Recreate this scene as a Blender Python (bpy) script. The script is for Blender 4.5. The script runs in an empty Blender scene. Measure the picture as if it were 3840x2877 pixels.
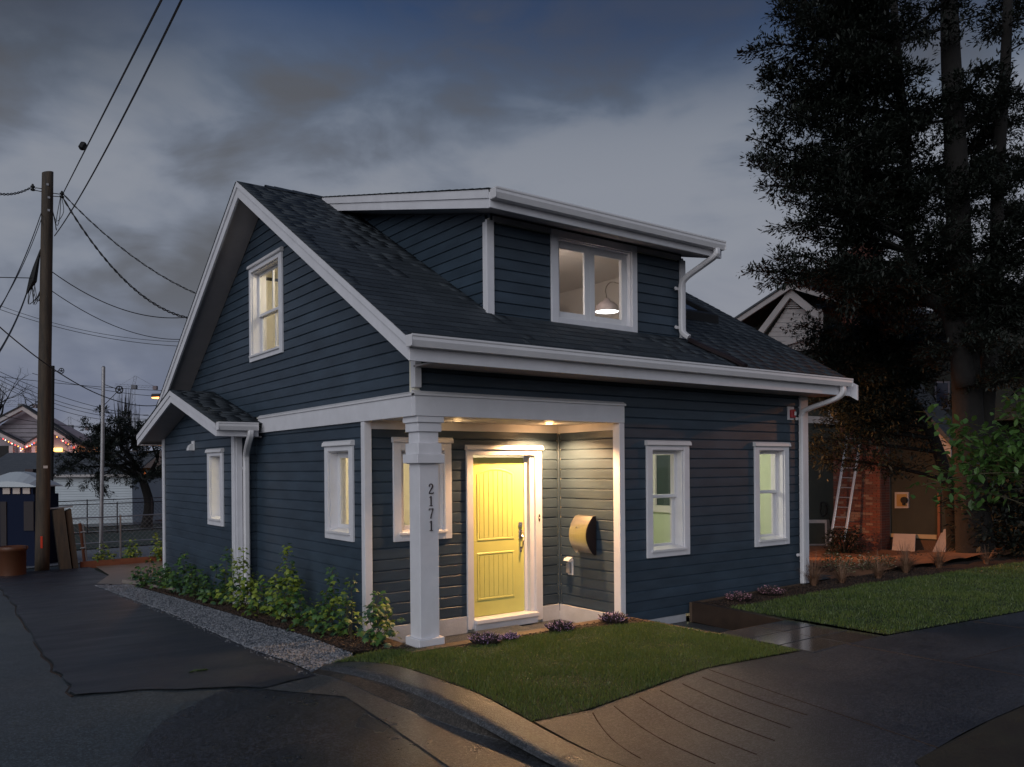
import bpy, math, random
import numpy as np
from math import radians as R, sin, cos, pi, sqrt
from mathutils import Vector, Matrix, noise
from mathutils.geometry import delaunay_2d_cdt
random.seed(7)
sc = bpy.context.scene
COL = sc.collection

# ------------------------------------------------------------------ camera
cam = bpy.data.cameras.new('camera'); camo = bpy.data.objects.new('camera', cam); COL.objects.link(camo)
CP = Vector((-4.2342, -7.4016, 1.8187))
FW = Vector((0.594045, 0.804432, 0.000519)); RT = Vector((0.804407, -0.594021, -0.008233)); UP = Vector((0.006315, -0.005308, 0.999966))
M = Matrix.Identity(4)
for i in range(3):
    M[i][0] = RT[i]; M[i][1] = UP[i]; M[i][2] = -FW[i]; M[i][3] = CP[i]
camo.matrix_world = M
cam.sensor_width = 36; cam.lens = 28.946; cam.shift_x = 0.0; cam.shift_y = 0.0820
cam.clip_start = 0.05; cam.clip_end = 3000
sc.camera = camo

# ------------------------------------------------------------------ world / sun / exposure
SUN_EL, SUN_AZ = 24.0, 236.0     # soft last light from behind the camera's left shoulder (direction the light comes from)
w = bpy.data.worlds.new('World'); sc.world = w; w.use_nodes = True
nt = w.node_tree; nt.nodes.clear(); N = nt.nodes.new; L = nt.links.new
def node(t, **k):
    n = N(t)
    for a, b in k.items(): setattr(n, a, b)
    return n
def mth(op, a, b=None, c=None, clamp=False):
    n = N('ShaderNodeMath'); n.operation = op; n.use_clamp = clamp
    for i, v in enumerate((a, b, c)):
        if v is None: continue
        if isinstance(v, (int, float)): n.inputs[i].default_value = v
        else: L(v, n.inputs[i])
    return n.outputs[0]
def mixc(f, a, b):
    n = N('ShaderNodeMix'); n.data_type = 'RGBA'
    for i, v in ((0, f), (6, a), (7, b)):
        if isinstance(v, (int, float)): n.inputs[i].default_value = v
        elif isinstance(v, tuple): n.inputs[i].default_value = (*v, 1)
        else: L(v, n.inputs[i])
    return n.outputs[2]
def sstep(v, a, b):
    n = N('ShaderNodeMapRange'); n.interpolation_type = 'SMOOTHSTEP'
    n.inputs[1].default_value = a; n.inputs[2].default_value = b; L(v, n.inputs[0]); return n.outputs[0]
tc = N('ShaderNodeTexCoord'); sep = N('ShaderNodeSeparateXYZ'); L(tc.outputs['Generated'], sep.inputs[0])
X, Y, Z = sep.outputs
side = mth('ADD', mth('MULTIPLY', X, 0.804), mth('MULTIPLY', Y, -0.594))
ahead = mth('ADD', mth('MULTIPLY', X, 0.594), mth('MULTIPLY', Y, 0.804))
ramp = N('ShaderNodeValToRGB'); L(Z, ramp.inputs[0]); cr = ramp.color_ramp
stops = [(0.0, (.054, .061, .088)), (.10, (.058, .067, .095)), (.22, (.072, .082, .104)), (.32, (.066, .076, .097)), (.41, (.036, .048, .070)), (.50, (.010, .021, .050)), (.75, (.012, .024, .052)), (1.0, (.014, .026, .052))]
cr.elements[0].position = 0; cr.elements[0].color = (*stops[0][1], 1); cr.elements[1].position = 1; cr.elements[1].color = (*stops[-1][1], 1)
for p, c in stops[1:-1]:
    e = cr.elements.new(p); e.color = (*c, 1)
cv = N('ShaderNodeCombineXYZ'); L(mth('MULTIPLY', side, 1.0), cv.inputs[0]); L(mth('MULTIPLY', ahead, 1.0), cv.inputs[1]); L(mth('MULTIPLY', Z, 2.1), cv.inputs[2])
def wnoise(scale, detail, rough, dist, off):
    mp = N('ShaderNodeMapping'); L(cv.outputs[0], mp.inputs[0]); mp.inputs[1].default_value = off
    n = N('ShaderNodeTexNoise'); L(mp.outputs[0], n.inputs[0]); n.inputs['Scale'].default_value = scale; n.inputs['Detail'].default_value = detail
    n.inputs['Roughness'].default_value = rough; n.inputs['Distortion'].default_value = dist; return n.outputs[0]
n1 = wnoise(2.6, 4, .5, .3, (4.3, 1.7, 0)); n2 = wnoise(6.5, 5, .55, .35, (1.1, 7.2, 0))
cl = mth('ADD', mth('MULTIPLY', n1, .68), mth('MULTIPLY', n2, .32))
horiz = mth('MULTIPLY', sstep(side, -.1, .6), mth('SUBTRACT', 1.0, sstep(Z, .14, .36)))
c0 = mixc(mth('MULTIPLY', horiz, .85), ramp.outputs[0], (.094, .094, .108))
dark = mth('MULTIPLY', mth('SUBTRACT', 1.0, sstep(cl, .40, .53)), sstep(Z, .04, .24))
c1 = mixc(mth('MULTIPLY', dark, .88), c0, (.036, .037, .041))
lite = mth('MULTIPLY', sstep(cl, .47, .58), mth('SUBTRACT', 1.0, sstep(Z, .34, .50)))
c2 = mixc(mth('MULTIPLY', lite, .5), c1, (.112, .117, .130))
c2 = mixc(mth('MULTIPLY', mth('MULTIPLY', sstep(Z, .33, .48), mth('SUBTRACT', 1.0, sstep(side, -.52, -.22))), .8), c2, (.017, .0175, .020))
blue = mth('MULTIPLY', sstep(Z, .36, .50), sstep(side, -.4, .2))
c3 = mixc(mth('MULTIPLY', blue, .7), c2, (.006, .014, .036))
sky = N('ShaderNodeTexSky'); sky.sky_type = 'NISHITA'; sky.sun_disc = False; sky.sun_elevation = R(2.0); sky.sun_rotation = R(SUN_AZ); sky.air_density = 1.0; sky.dust_density = 1.5
ns = N('ShaderNodeVectorMath'); ns.operation = 'SCALE'; L(sky.outputs[0], ns.inputs[0]); ns.inputs[3].default_value = 0.03
c4 = mixc(.97, ns.outputs[0], c3)
bg = N('ShaderNodeBackground'); L(c4, bg.inputs[0]); bg.inputs[1].default_value = 2.15
wo = N('ShaderNodeOutputWorld'); L(bg.outputs[0], wo.inputs[0])

sl = bpy.data.lights.new('sun', 'SUN'); sl.energy = 1.05; sl.angle = R(60); sl.color = (.95, .97, 1.0)
so = bpy.data.objects.new('sun', sl); COL.objects.link(so)
d = Vector((sin(R(SUN_AZ)) * cos(R(SUN_EL)), cos(R(SUN_AZ)) * cos(R(SUN_EL)), sin(R(SUN_EL))))
so.rotation_euler = d.to_track_quat('Z', 'Y').to_euler()
so.location = (-8, -6, 9)
vs = sc.view_settings
sc.display_settings.display_device = 'sRGB'
vs.view_transform = 'Standard'; vs.look = 'None'; vs.exposure = 0.38; vs.gamma = 1.0; vs.use_curve_mapping = False
sc.render.engine = 'CYCLES'
cy = sc.cycles; cy.use_denoising = True; cy.max_bounces = 7; cy.diffuse_bounces = 3; cy.glossy_bounces = 3; cy.transparent_max_bounces = 10
cy.caustics_reflective = False; cy.caustics_refractive = False; cy.sample_clamp_indirect = 3.0

def lamp(name, kind, loc, power, color, size=.1, direction=None, spot=None, blend=.5):
    l = bpy.data.lights.new(name, kind); l.energy = power; l.color = color
    if kind == 'AREA': l.shape = 'DISK'; l.size = size
    else: l.shadow_soft_size = size
    if kind == 'SPOT': l.spot_size = R(spot); l.spot_blend = blend
    o = bpy.data.objects.new(name, l); COL.objects.link(o); o.location = loc
    if direction is not None: o.rotation_euler = (-Vector(direction)).to_track_quat('Z', 'Y').to_euler()
    return o
WARM = (1.0, .70, .34); CREAM = (1.0, .80, .50); SODIUM = (1.0, .36, .08)
# porch pot lights (the lit fixture is in the ceiling; its discs are built with the house)
lamp('porch_light', 'SPOT', (2.42, .80, 2.362), 350, (1.0, .56, .25), .045, (0, 0, -1), 146, .38)
lamp('porch_glow', 'POINT', (2.42, .80, 2.33), 4, (1.0, .52, .20), .05)
lamp('porch_light_two', 'POINT', (1.03, .80, 2.30), .8, (1.0, .62, .26), .05)
# rooms behind the lit windows
lamp('room_light_a', 'POINT', (5.0, 1.6, 2.15), 50, (1.0, .93, .76), .12)
lamp('room_light_b', 'POINT', (1.3, 2.7, 2.15), 72, (1.0, .84, .58), .12)
lamp('room_light_c', 'POINT', (.9, 5.9, 2.15), 60, (1.0, .88, .62), .12)
lamp('room_light_d', 'POINT', (1.9, .62, 3.9), 21, (1.0, .88, .80), .12)
lamp('room_light_e', 'POINT', (.75, 4.0, 4.85), 22, (1.0, .86, .64), .1)
# assumed unseen lamps, added for orange light on lane, front wall and soil
lamp('assumed_back_light', 'POINT', (.9, 12.4, 1.4), 32, (1.0, .42, .12), .1)  # assumed warm lamp, unseen behind the house, for the pole and bin
lamp('assumed_sodium_spot', 'SPOT', (26, -5.0, 6.6), 1900, SODIUM, .12, (-20.5, 5.0, -4.45), 8.5, 1.0)  # assumed off-frame lamp, narrowed to a spot that puts orange on the front wall
lamp('assumed_soil_spot', 'SPOT', (8.5, 6.2, 2.6), 1700, (1.0, .40, .13), .08, (4.5, -3.2, -3.1), 92, .6)  # assumed unseen lamp, aimed to light the soil and the neighbour's brick

# ------------------------------------------------------------------ helpers
WL = {}
def wl(o): return WL.get(o.name, Vector((0, 0, 0))) if o else Vector((0, 0, 0))
def tag(o, label=None, cat=None, group=None, kind=None):
    if label: o['label'] = label
    if cat: o['category'] = cat
    if group: o['group'] = group
    if kind: o['kind'] = kind
    return o
def thing(name, label, cat, loc=(0, 0, 0), group=None):
    o = bpy.data.objects.new(name, None); COL.objects.link(o); o.location = loc; o.empty_display_size = .2
    WL[o.name] = Vector(loc); return tag(o, label, cat, group)
def link(name, me, parent=None, loc=(0, 0, 0)):
    o = bpy.data.objects.new(name, me); COL.objects.link(o)
    loc = Vector(loc)
    if parent: o.parent = parent; o.location = loc - wl(parent)
    else: o.location = loc
    WL[o.name] = loc; return o
class MB:
    def __init__(s): s.v = []; s.f = []; s.m = []; s.mi = 0
    def add(s, vs, fs):
        n = len(s.v); s.v += [tuple(p) for p in vs]; s.f += [tuple(i + n for i in f) for f in fs]; s.m += [s.mi] * len(fs); return s
    def box(s, x0, x1, y0, y1, z0, z1):
        if x1 < x0: x0, x1 = x1, x0
        if y1 < y0: y0, y1 = y1, y0
        if z1 < z0: z0, z1 = z1, z0
        return s.add([(x0, y0, z0), (x1, y0, z0), (x1, y1, z0), (x0, y1, z0), (x0, y0, z1), (x1, y0, z1), (x1, y1, z1), (x0, y1, z1)],
                     [(0, 3, 2, 1), (4, 5, 6, 7), (0, 1, 5, 4), (1, 2, 6, 5), (2, 3, 7, 6), (3, 0, 4, 7)])
    def cbox(s, x0, x1, y0, y1, z0, z1, b=.006):      # box with chamfered vertical and top edges
        if x1 < x0: x0, x1 = x1, x0
        if y1 < y0: y0, y1 = y1, y0
        def ring(z, i): return [(x0 + b + i, y0 + i, z), (x1 - b - i, y0 + i, z), (x1 - i, y0 + b + i, z), (x1 - i, y1 - b - i, z), (x1 - b - i, y1 - i, z), (x0 + b + i, y1 - i, z), (x0 + i, y1 - b - i, z), (x0 + i, y0 + b + i, z)]
        vs = ring(z0, b) + ring(z0 + b, 0) + ring(z1 - b, 0) + ring(z1, b)
        fs = [tuple(range(7, -1, -1)), tuple(range(24, 32))]
        for k in range(3):
            for i in range(8):
                j = (i + 1) % 8; fs.append((k * 8 + i, k * 8 + j, k * 8 + 8 + j, k * 8 + 8 + i))
        return s.add(vs, fs)
    def loft(s, rings, closed=True, caps=True):
        n = len(rings[0]); vs = [p for r in rings for p in r]; fs = []
        for k in range(len(rings) - 1):
            for i in range(n if closed else n - 1):
                j = (i + 1) % n; fs.append((k * n + i, k * n + j, (k + 1) * n + j, (k + 1) * n + i))
        if caps and closed:
            fs.append(tuple(range(n - 1, -1, -1))); fs.append(tuple((len(rings) - 1) * n + i for i in range(n)))
        return s.add(vs, fs)
    def tube(s, pts, rad, n=6, caps=True):
        pts = [Vector(p) for p in pts]; rings = []
        if isinstance(rad, (int, float)): rad = [rad] * len(pts)
        ref = None
        for i, p in enumerate(pts):
            t = (pts[min(i + 1, len(pts) - 1)] - pts[max(i - 1, 0)])
            if t.length < 1e-9: t = Vector((0, 0, 1))
            t.normalize()
            if ref is None: ref = Vector((1, 0, 0)) if abs(t.z) > .8 else Vector((0, 0, 1))
            a = t.cross(ref)
            if a.length < 1e-4: a = t.cross(Vector((0, 1, 0)))
            a.normalize(); b = t.cross(a).normalized(); ref = b.cross(t) * -1 if False else ref
            rings.append([p + (a * cos(2 * pi * k / n) + b * sin(2 * pi * k / n)) * rad[i] for k in range(n)])
        return s.loft(rings, True, caps)
    def prism(s, poly, off):
        off = Vector(off); poly = [Vector(p) for p in poly]
        return s.loft([poly, [p + off for p in poly]])
    def build(s, name, mat, parent=None, smooth=False, auto=None):
        v = np.array(s.v, dtype=float); lo = v.min(0); hi = v.max(0); c = Vector((lo + hi) / 2); c.z = float(lo[2])
        me = bpy.data.meshes.new(name)
        me.from_pydata([tuple(Vector(p) - c) for p in s.v], [], s.f)
        mats = mat if isinstance(mat, (list, tuple)) else [mat]
        for m in mats: me.materials.append(m)
        if len(mats) > 1: me.polygons.foreach_set('material_index', s.m)
        if smooth: me.polygons.foreach_set('use_smooth', [True] * len(me.polygons))
        me.update()
        return link(name, me, parent, c)
def np_mesh(name, verts, faces, mat, parent=None, origin=(0, 0, 0), midx=None, smooth=False):
    me = bpy.data.meshes.new(name); verts = np.asarray(verts, dtype=np.float32); faces = np.asarray(faces, dtype=np.int32)
    k = faces.shape[1]; me.vertices.add(len(verts)); me.vertices.foreach_set('co', verts.ravel())
    me.loops.add(faces.size); me.loops.foreach_set('vertex_index', faces.ravel())
    me.polygons.add(len(faces)); me.polygons.foreach_set('loop_start', np.arange(0, faces.size, k, dtype=np.int32))
    me.update(calc_edges=True)
    for m in (mat if isinstance(mat, (list, tuple)) else [mat]): me.materials.append(m)
    if midx is not None: me.polygons.foreach_set('material_index', np.asarray(midx, dtype=np.int32))
    if smooth: me.polygons.foreach_set('use_smooth', np.ones(len(faces), dtype=bool))
    me.validate(); return link(name, me, parent, origin)

# ------------------------------------------------------------------ materials
def material(name, col, rough=.6, metal=0., var=0., vscale=3., bump=0., bscale=40., col2=None, emit=None, estr=0., stretch=None, coat=0., spec=.5, rvar=0., detail=4, objvar=0., speck=0., sscale=90.):
    m = bpy.data.materials.new(name); m.use_nodes = True; t = m.node_tree; b = t.nodes['Principled BSDF']
    def nn(k): return t.nodes.new(k)
    ln = t.links.new
    b.inputs['Base Color'].default_value = (*col, 1); b.inputs['Roughness'].default_value = rough; b.inputs['Metallic'].default_value = metal
    b.inputs['Specular IOR Level'].default_value = spec; b.inputs['Coat Weight'].default_value = coat
    geo = nn('ShaderNodeNewGeometry'); pos = geo.outputs['Position']
    if stretch:
        mp = nn('ShaderNodeMapping'); mp.inputs[3].default_value = stretch; ln(pos, mp.inputs[0]); pos = mp.outputs[0]
    out = None
    if var or col2:
        n = nn('ShaderNodeTexNoise'); n.inputs['Scale'].default_value = vscale; n.inputs['Detail'].default_value = detail; n.inputs['Roughness'].default_value = .6; ln(pos, n.inputs[0])
        mr = nn('ShaderNodeMapRange'); mr.inputs[1].default_value = .3; mr.inputs[2].default_value = .7; ln(n.outputs[0], mr.inputs[0])
        mx = nn('ShaderNodeMix'); mx.data_type = 'RGBA'; ln(mr.outputs[0], mx.inputs[0])
        c2 = col2 or tuple(min(1, c * (1 + var)) for c in col); c1 = col if col2 else tuple(c * (1 - var) for c in col)
        mx.inputs[6].default_value = (*c1, 1); mx.inputs[7].default_value = (*c2, 1); out = mx.outputs[2]
        if rvar:
            rr = nn('ShaderNodeMapRange'); rr.inputs[3].default_value = max(.02, rough - rvar); rr.inputs[4].default_value = min(1, rough + rvar); ln(mr.outputs[0], rr.inputs[0]); ln(rr.outputs[0], b.inputs['Roughness'])
    if speck:
        vo = nn('ShaderNodeTexVoronoi'); vo.inputs['Scale'].default_value = sscale; ln(pos, vo.inputs[0])
        mr3 = nn('ShaderNodeMapRange'); mr3.inputs[1].default_value = 0; mr3.inputs[2].default_value = 1; mr3.inputs[3].default_value = 1 - speck; mr3.inputs[4].default_value = 1 + speck * 1.6
        sp = nn('ShaderNodeSeparateColor'); ln(vo.outputs['Color'], sp.inputs[0]); pw = nn('ShaderNodeMath'); pw.operation = 'POWER'; pw.inputs[1].default_value = 2.2; ln(sp.outputs[0], pw.inputs[0]); ln(pw.outputs[0], mr3.inputs[0])
        s3 = nn('ShaderNodeVectorMath'); s3.operation = 'SCALE'
        if out: ln(out, s3.inputs[0])
        else: s3.inputs[0].default_value = col
        ln(mr3.outputs[0], s3.inputs[3]); out = s3.outputs[0]
    if objvar:
        oi = nn('ShaderNodeObjectInfo'); mr2 = nn('ShaderNodeMapRange'); mr2.inputs[3].default_value = 1 - objvar; mr2.inputs[4].default_value = 1 + objvar; ln(oi.outputs['Random'], mr2.inputs[0])
        sc_ = nn('ShaderNodeVectorMath'); sc_.operation = 'SCALE'
        if out: ln(out, sc_.inputs[0])
        else: sc_.inputs[0].default_value = col
        ln(mr2.outputs[0], sc_.inputs[3]); out = sc_.outputs[0]
    if out: ln(out, b.inputs['Base Color'])
    if bump:
        n = nn('ShaderNodeTexNoise'); n.inputs['Scale'].default_value = bscale; n.inputs['Detail'].default_value = 5; ln(pos, n.inputs[0])
        bp = nn('ShaderNodeBump'); bp.inputs['Strength'].default_value = bump; bp.inputs['Distance'].default_value = .01; ln(n.outputs[0], bp.inputs['Height']); ln(bp.outputs[0], b.inputs['Normal'])
    if emit:
        b.inputs['Emission Color'].default_value = (*emit, 1); b.inputs['Emission Strength'].default_value = estr
    return m
def leafmat(name, col, col2, rough=.45, trans=.25, vscale=6):
    m = material(name, col, rough, col2=col2, vscale=vscale, objvar=.15)
    t = m.node_tree; b = t.nodes['Principled BSDF']; o = t.nodes['Material Output']
    tr = t.nodes.new('ShaderNodeBsdfTranslucent'); mx = t.nodes.new('ShaderNodeMixShader'); mx.inputs[0].default_value = trans
    tr.inputs[0].default_value = (*[c * 1.3 for c in col2], 1)
    t.links.new(b.outputs[0], mx.inputs[1]); t.links.new(tr.outputs[0], mx.inputs[2]); t.links.new(mx.outputs[0], o.inputs[0]); return m
def glassmat(name, tint=(.96, .98, .97), refl=.5):
    m = bpy.data.materials.new(name); m.use_nodes = True; t = m.node_tree; t.nodes.clear()
    o = t.nodes.new('ShaderNodeOutputMaterial'); g = t.nodes.new('ShaderNodeBsdfGlossy'); g.inputs['Roughness'].default_value = .02
    tr = t.nodes.new('ShaderNodeBsdfTransparent'); tr.inputs[0].default_value = (*tint, 1); lw = t.nodes.new('ShaderNodeLayerWeight'); lw.inputs[0].default_value = .5; pw = t.nodes.new('ShaderNodeMath'); pw.operation = 'POWER'; pw.inputs[1].default_value = 4.5; t.links.new(lw.outputs['Facing'], pw.inputs[0]); f = t.nodes.new('ShaderNodeMath'); f.operation = 'MULTIPLY_ADD'; f.inputs[1].default_value = .9; f.inputs[2].default_value = .045; t.links.new(pw.outputs[0], f.inputs[0])
    mx = t.nodes.new('ShaderNodeMixShader'); t.links.new(f.outputs[0], mx.inputs[0]); t.links.new(tr.outputs[0], mx.inputs[1]); t.links.new(g.outputs[0], mx.inputs[2]); t.links.new(mx.outputs[0], o.inputs[0]); return m

siding_m = material('siding_paint', (.038, .058, .083), .40, var=.22, vscale=1.7, bump=.22, bscale=60, stretch=(1, 1, 3.2), spec=.4, objvar=.10)
white_m = material('white_trim_paint', (.70, .69, .73), .5, var=.06, vscale=4, bump=.06, bscale=90, spec=.4)
vinyl_m = material('white_vinyl', (.70, .69, .71), .35)
gutter_m = material('gutter_aluminium', (.70, .68, .70), .3, var=.06, vscale=2)
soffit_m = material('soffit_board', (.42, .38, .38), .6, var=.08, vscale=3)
deck_m = material('roof_felt', (.015, .018, .022), .7)
shing_m = [material('shingle_' + n, c, .68, bump=.4, bscale=220, var=.15, vscale=30, spec=.4, objvar=.06) for n, c in (('dark', (.024, .031, .040)), ('mid', (.030, .038, .048)), ('light', (.037, .046, .057)))]
found_m = material('concrete_foundation', (.50, .50, .53), .8, var=.1, vscale=5, bump=.2)
door_m = material('yellow_door_paint', (.63, .62, .19), .38, var=.04, vscale=5)
steel_m = material('brushed_steel', (.62, .58, .52), .32, 1.0, var=.06, vscale=60, stretch=(1, 1, .05))
nickel_m = material('nickel', (.55, .50, .44), .25, 1.0)
black_m = material('black_plastic', (.010, .010, .011), .6, spec=.3)
darkmetal_m = material('dark_bronze', (.035, .025, .028), .45, .6)
room_m = material('cream_room_paint', (.78, .74, .62), .8)
green_m = material('pale_green_room_paint', (.60, .70, .54), .8)
floorin_m = material('interior_floor', (.22, .17, .12), .5)
glass_m = glassmat('window_glass')
frost_m = material('lit_lens', (.9, .85, .7), .4, emit=(1.0, .82, .5), estr=28.)
frost2_m = material('dim_lens', (.9, .85, .7), .4, emit=(1.0, .7, .36), estr=.5)
asph_m = material('old_asphalt', (.032, .043, .052), .50, col2=(.056, .070, .082), vscale=.9, bump=.5, bscale=140, rvar=.12, detail=9, speck=.45, sscale=80)
asph2_m = material('worn_dark_asphalt', (.009, .012, .020), .32, col2=(.021, .026, .036), vscale=1.6, bump=.5, bscale=120, rvar=.12, detail=9, speck=.9, sscale=70)
patch_m = material('new_black_asphalt', (.010, .013, .023), .46, col2=(.026, .033, .048), vscale=1.1, bump=.4, bscale=160, rvar=.16, stretch=(.6, 2.0, 1), detail=7, speck=.3, sscale=110)
conc_m = material('wet_concrete', (.036, .040, .047), .36, col2=(.080, .082, .088), vscale=1.6, bump=.5, bscale=150, rvar=.15, detail=9, speck=.45, sscale=80)
kerbface_m = material('dark_brown_concrete', (.024, .020, .018), .6, col2=(.060, .052, .046), vscale=5, bump=.8, bscale=60, detail=9, speck=.4, sscale=75)  # darker, browner concrete for the outer face of the kerb
walk_m = material('sidewalk_concrete', (.030, .034, .046), .46, col2=(.060, .063, .076), vscale=.8, bump=.7, bscale=140, rvar=.14, detail=9, speck=.42, sscale=80)
paver_m = material('wet_paver', (.050, .050, .052), .12, col2=(.075, .072, .072), vscale=3, bump=.03, bscale=30, objvar=.15)
soil_m = material('mulch_soil', (.022, .013, .010), .8, col2=(.045, .026, .018), vscale=9, bump=1., bscale=60)
chip_m = material('mulch_chip', (.05, .028, .018), .7, col2=(.09, .05, .03), vscale=20)
dirt_m = material('bare_dirt', (.13, .058, .030), .9, col2=(.25, .115, .058), vscale=2.2, bump=1., bscale=14)
lawnbase_m = material('lawn_soil', (.020, .030, .012), .9, col2=(.03, .042, .016), vscale=3)
grass_m = [leafmat('grass_blade_a', (.085, .125, .030), (.150, .180, .045), .28, .2, 2.0), leafmat('grass_blade_b', (.060, .105, .028), (.105, .15, .038), .4, .2, 2.0)]
yard_m = material('rough_ground', (.018, .026, .020), .9, col2=(.032, .040, .030), vscale=.6, bump=.6, bscale=8)
gravel_m = material('crushed_gravel', (.10, .11, .13), .7, col2=(.26, .27, .30), vscale=28, bump=.3, bscale=200)
timber_m = material('wet_timber', (.085, .055, .038), .55, col2=(.13, .085, .055), vscale=9, stretch=(1, 1, 6), bump=.3, bscale=50)
rust_m = material('red_stained_timber', (.15, .045, .022), .6, col2=(.20, .07, .03), vscale=6)
pole_m = material('weathered_pole_wood', (.030, .024, .020), .75, col2=(.085, .058, .036), vscale=5, stretch=(3, 3, .35), bump=.8, bscale=25, detail=7)
bark_m = material('bark', (.006, .005, .005), .95, col2=(.012, .010, .009), vscale=8, bump=1., bscale=18)
cable_m = material('black_cable', (.012, .012, .014), .6)
galv_m = material('galvanised_steel', (.34, .33, .34), .42, .7, var=.15, vscale=6)
alu_m = material('aluminium', (.60, .61, .64), .35, .8)
shrub_m = [leafmat('shrub_leaf_green', (.055, .14, .04), (.12, .21, .05)), leafmat('shrub_leaf_lime', (.20, .28, .04), (.30, .35, .055)), leafmat('shrub_leaf_blue', (.035, .085, .055), (.06, .12, .065))]
stem_m = material('plant_stem', (.09, .075, .04), .6)
heath_m = material('heather_foliage', (.045, .035, .03), .7); petal_m = [material('violet_petal', (.38, .24, .55), .6, col2=(.55, .40, .65), vscale=30), material('pink_petal', (.75, .30, .42), .6, col2=(.85, .5, .55), vscale=30)]
dry_m = material('dry_grass_blade', (.15, .07, .04), .7, col2=(.26, .15, .09), vscale=10)
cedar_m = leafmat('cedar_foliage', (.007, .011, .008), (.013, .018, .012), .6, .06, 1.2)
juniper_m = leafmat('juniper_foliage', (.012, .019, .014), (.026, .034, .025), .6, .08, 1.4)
laurel_m = leafmat('laurel_leaf', (.050, .125, .033), (.11, .19, .048), .35, .2, 3)
vari_m = [leafmat('box_leaf', (.05, .08, .02), (.09, .11, .03)), material('cream_leaf', (.55, .50, .33), .5)]
brick_m = [material('brick_' + n, c, .85, var=.2, vscale=30, bump=.4, bscale=80) for n, c in (('red', (.19, .060, .040)), ('brown', (.14, .055, .042)), ('pale', (.26, .15, .11)))]
mortar_m = material('mortar', (.20, .17, .15), .9)
stucco_m = material('dark_green_stucco', (.030, .034, .030), .9, col2=(.042, .044, .036), vscale=2, bump=.5, bscale=60)
lap_m = material('pale_lap_siding', (.40, .37, .37), .7, var=.08, vscale=3)
garage_m = material('white_vinyl_siding', (.42, .46, .50), .6, var=.06, vscale=.6)
groof_m = material('old_grey_shingle', (.055, .062, .075), .8, col2=(.085, .092, .105), vscale=6, bump=.5, bscale=20, stretch=(.4, .4, 3))
pinkwall_m = material('grey_pink_shingle_wall', (.27, .24, .27), .8, var=.1, vscale=2)
ply_m = material('white_panel', (.50, .42, .38), .6, var=.05, vscale=4, stretch=(1, 1, 9))
# ------------------------------------------------------------------ ground
def ss(a, b, x):
    t = min(1, max(0, (x - a) / (b - a))); return t * t * (3 - 2 * t)
def gz0(x, y): return -.06 + .013 * max(0, min(x, 7)) - .03 * max(0, y) - .62 * ss(8, 17, x) * ss(0, 3.5, y)
def gz(x, y): return gz0(x, y) - .14 * (1 - ss(-.2, 2.0, x)) * ss(1.5, 3.3, -y)
def zs(x, y): return gz0(x, y) - .01 - .055 * max(0, min(.4 - y, 3.5))
def zbase(x, y):
    z = zs(x, y) - .03
    return z - .4 * ss(-.35, 0, x) * (1 - ss(6.9, 7.3, x)) * ss(-2.3, -1.9, y) * (1 - ss(8.8, 9.2, y))
def sheet(name, poly, zf, mat, step=.3, kind='structure', rough=0., rscale=3., parent=None):
    pts = [Vector(p) for p in poly]; n = len(pts); P = []
    for i in range(n):                                   # subdivided outline
        a, b = pts[i], pts[(i + 1) % n]; k = max(1, int((b - a).length / step))
        for j in range(k): P.append(a.lerp(b, j / k))
    m = len(P); xs = [p.x for p in P]; ys = [p.y for p in P]
    def inside(x, y):
        c = False; j = m - 1
        for i in range(m):
            if (P[i].y > y) != (P[j].y > y) and x < (P[j].x - P[i].x) * (y - P[i].y) / (P[j].y - P[i].y) + P[i].x: c = not c
            j = i
        return c
    Q = list(P); x = min(xs) + step / 2
    while x < max(xs):
        y = min(ys) + step / 2
        while y < max(ys):
            if inside(x, y): Q.append(Vector((x, y)))
            y += step
        x += step
    r = delaunay_2d_cdt(Q, [], [list(range(m))], 1, 1e-4)
    b = MB(); vs = []
    for p in r[0]:
        z = zf(p.x, p.y)
        if rough: z += rough * noise.noise(Vector((p.x * rscale, p.y * rscale, .3))) + rough * .5 * noise.noise(Vector((p.x * rscale * 3, p.y * rscale * 3, 1.3)))
        vs.append((p.x, p.y, z))
    b.add(vs, [tuple(f) for f in r[2]]); o = b.build(name, mat, parent, smooth=True)
    if kind: o['kind'] = kind
    return o
# one terrain sheet to the horizon
gx = np.unique(np.concatenate([np.linspace(-14, 26, 121), -14 - np.geomspace(1, 1500, 18), 26 + np.geomspace(1, 1500, 18)]))
gy = np.unique(np.concatenate([np.linspace(-16, 30, 139), -16 - np.geomspace(1, 1500, 14), 30 + np.geomspace(1, 1500, 22)]))
def far(x, y):
    z = zbase(x, min(y, 65)); 
    return z
vv = [(x, y, far(float(x), float(y))) for x in gx for y in gy]
ny = len(gy); ff = [(i * ny + j, (i + 1) * ny + j, (i + 1) * ny + j + 1, i * ny + j + 1) for i in range(len(gx) - 1) for j in range(ny - 1)]
g = np_mesh('ground', vv, ff, yard_m, smooth=True); tag(g, kind='structure')
def edge_jitter(pts, amp, k=6):
    out = []
    for a, b in zip(pts, pts[1:]):
        for j in range(k):
            t = j / k; x = a[0] + (b[0] - a[0]) * t; y = a[1] + (b[1] - a[1]) * t
            out.append((x + amp * noise.noise(Vector((x * 4, y * 4, 0))), y + amp * noise.noise(Vector((x * 4, y * 4, 5)))))
    out.append(pts[-1]); return out
sheet('street', [(-14, -14), (-.6, -14), (-.6, .0), (-1.3, .2), (-1.45, 10), (-.6, 14.2), (-.7, 20), (-6, 20), (-14, 14)], zs, asph_m, .5)
left = edge_jitter([(-2.75, 13.9), (-2.79, 9.23), (-3.02, 2.89), (-3.08, .42)], .10)
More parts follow.
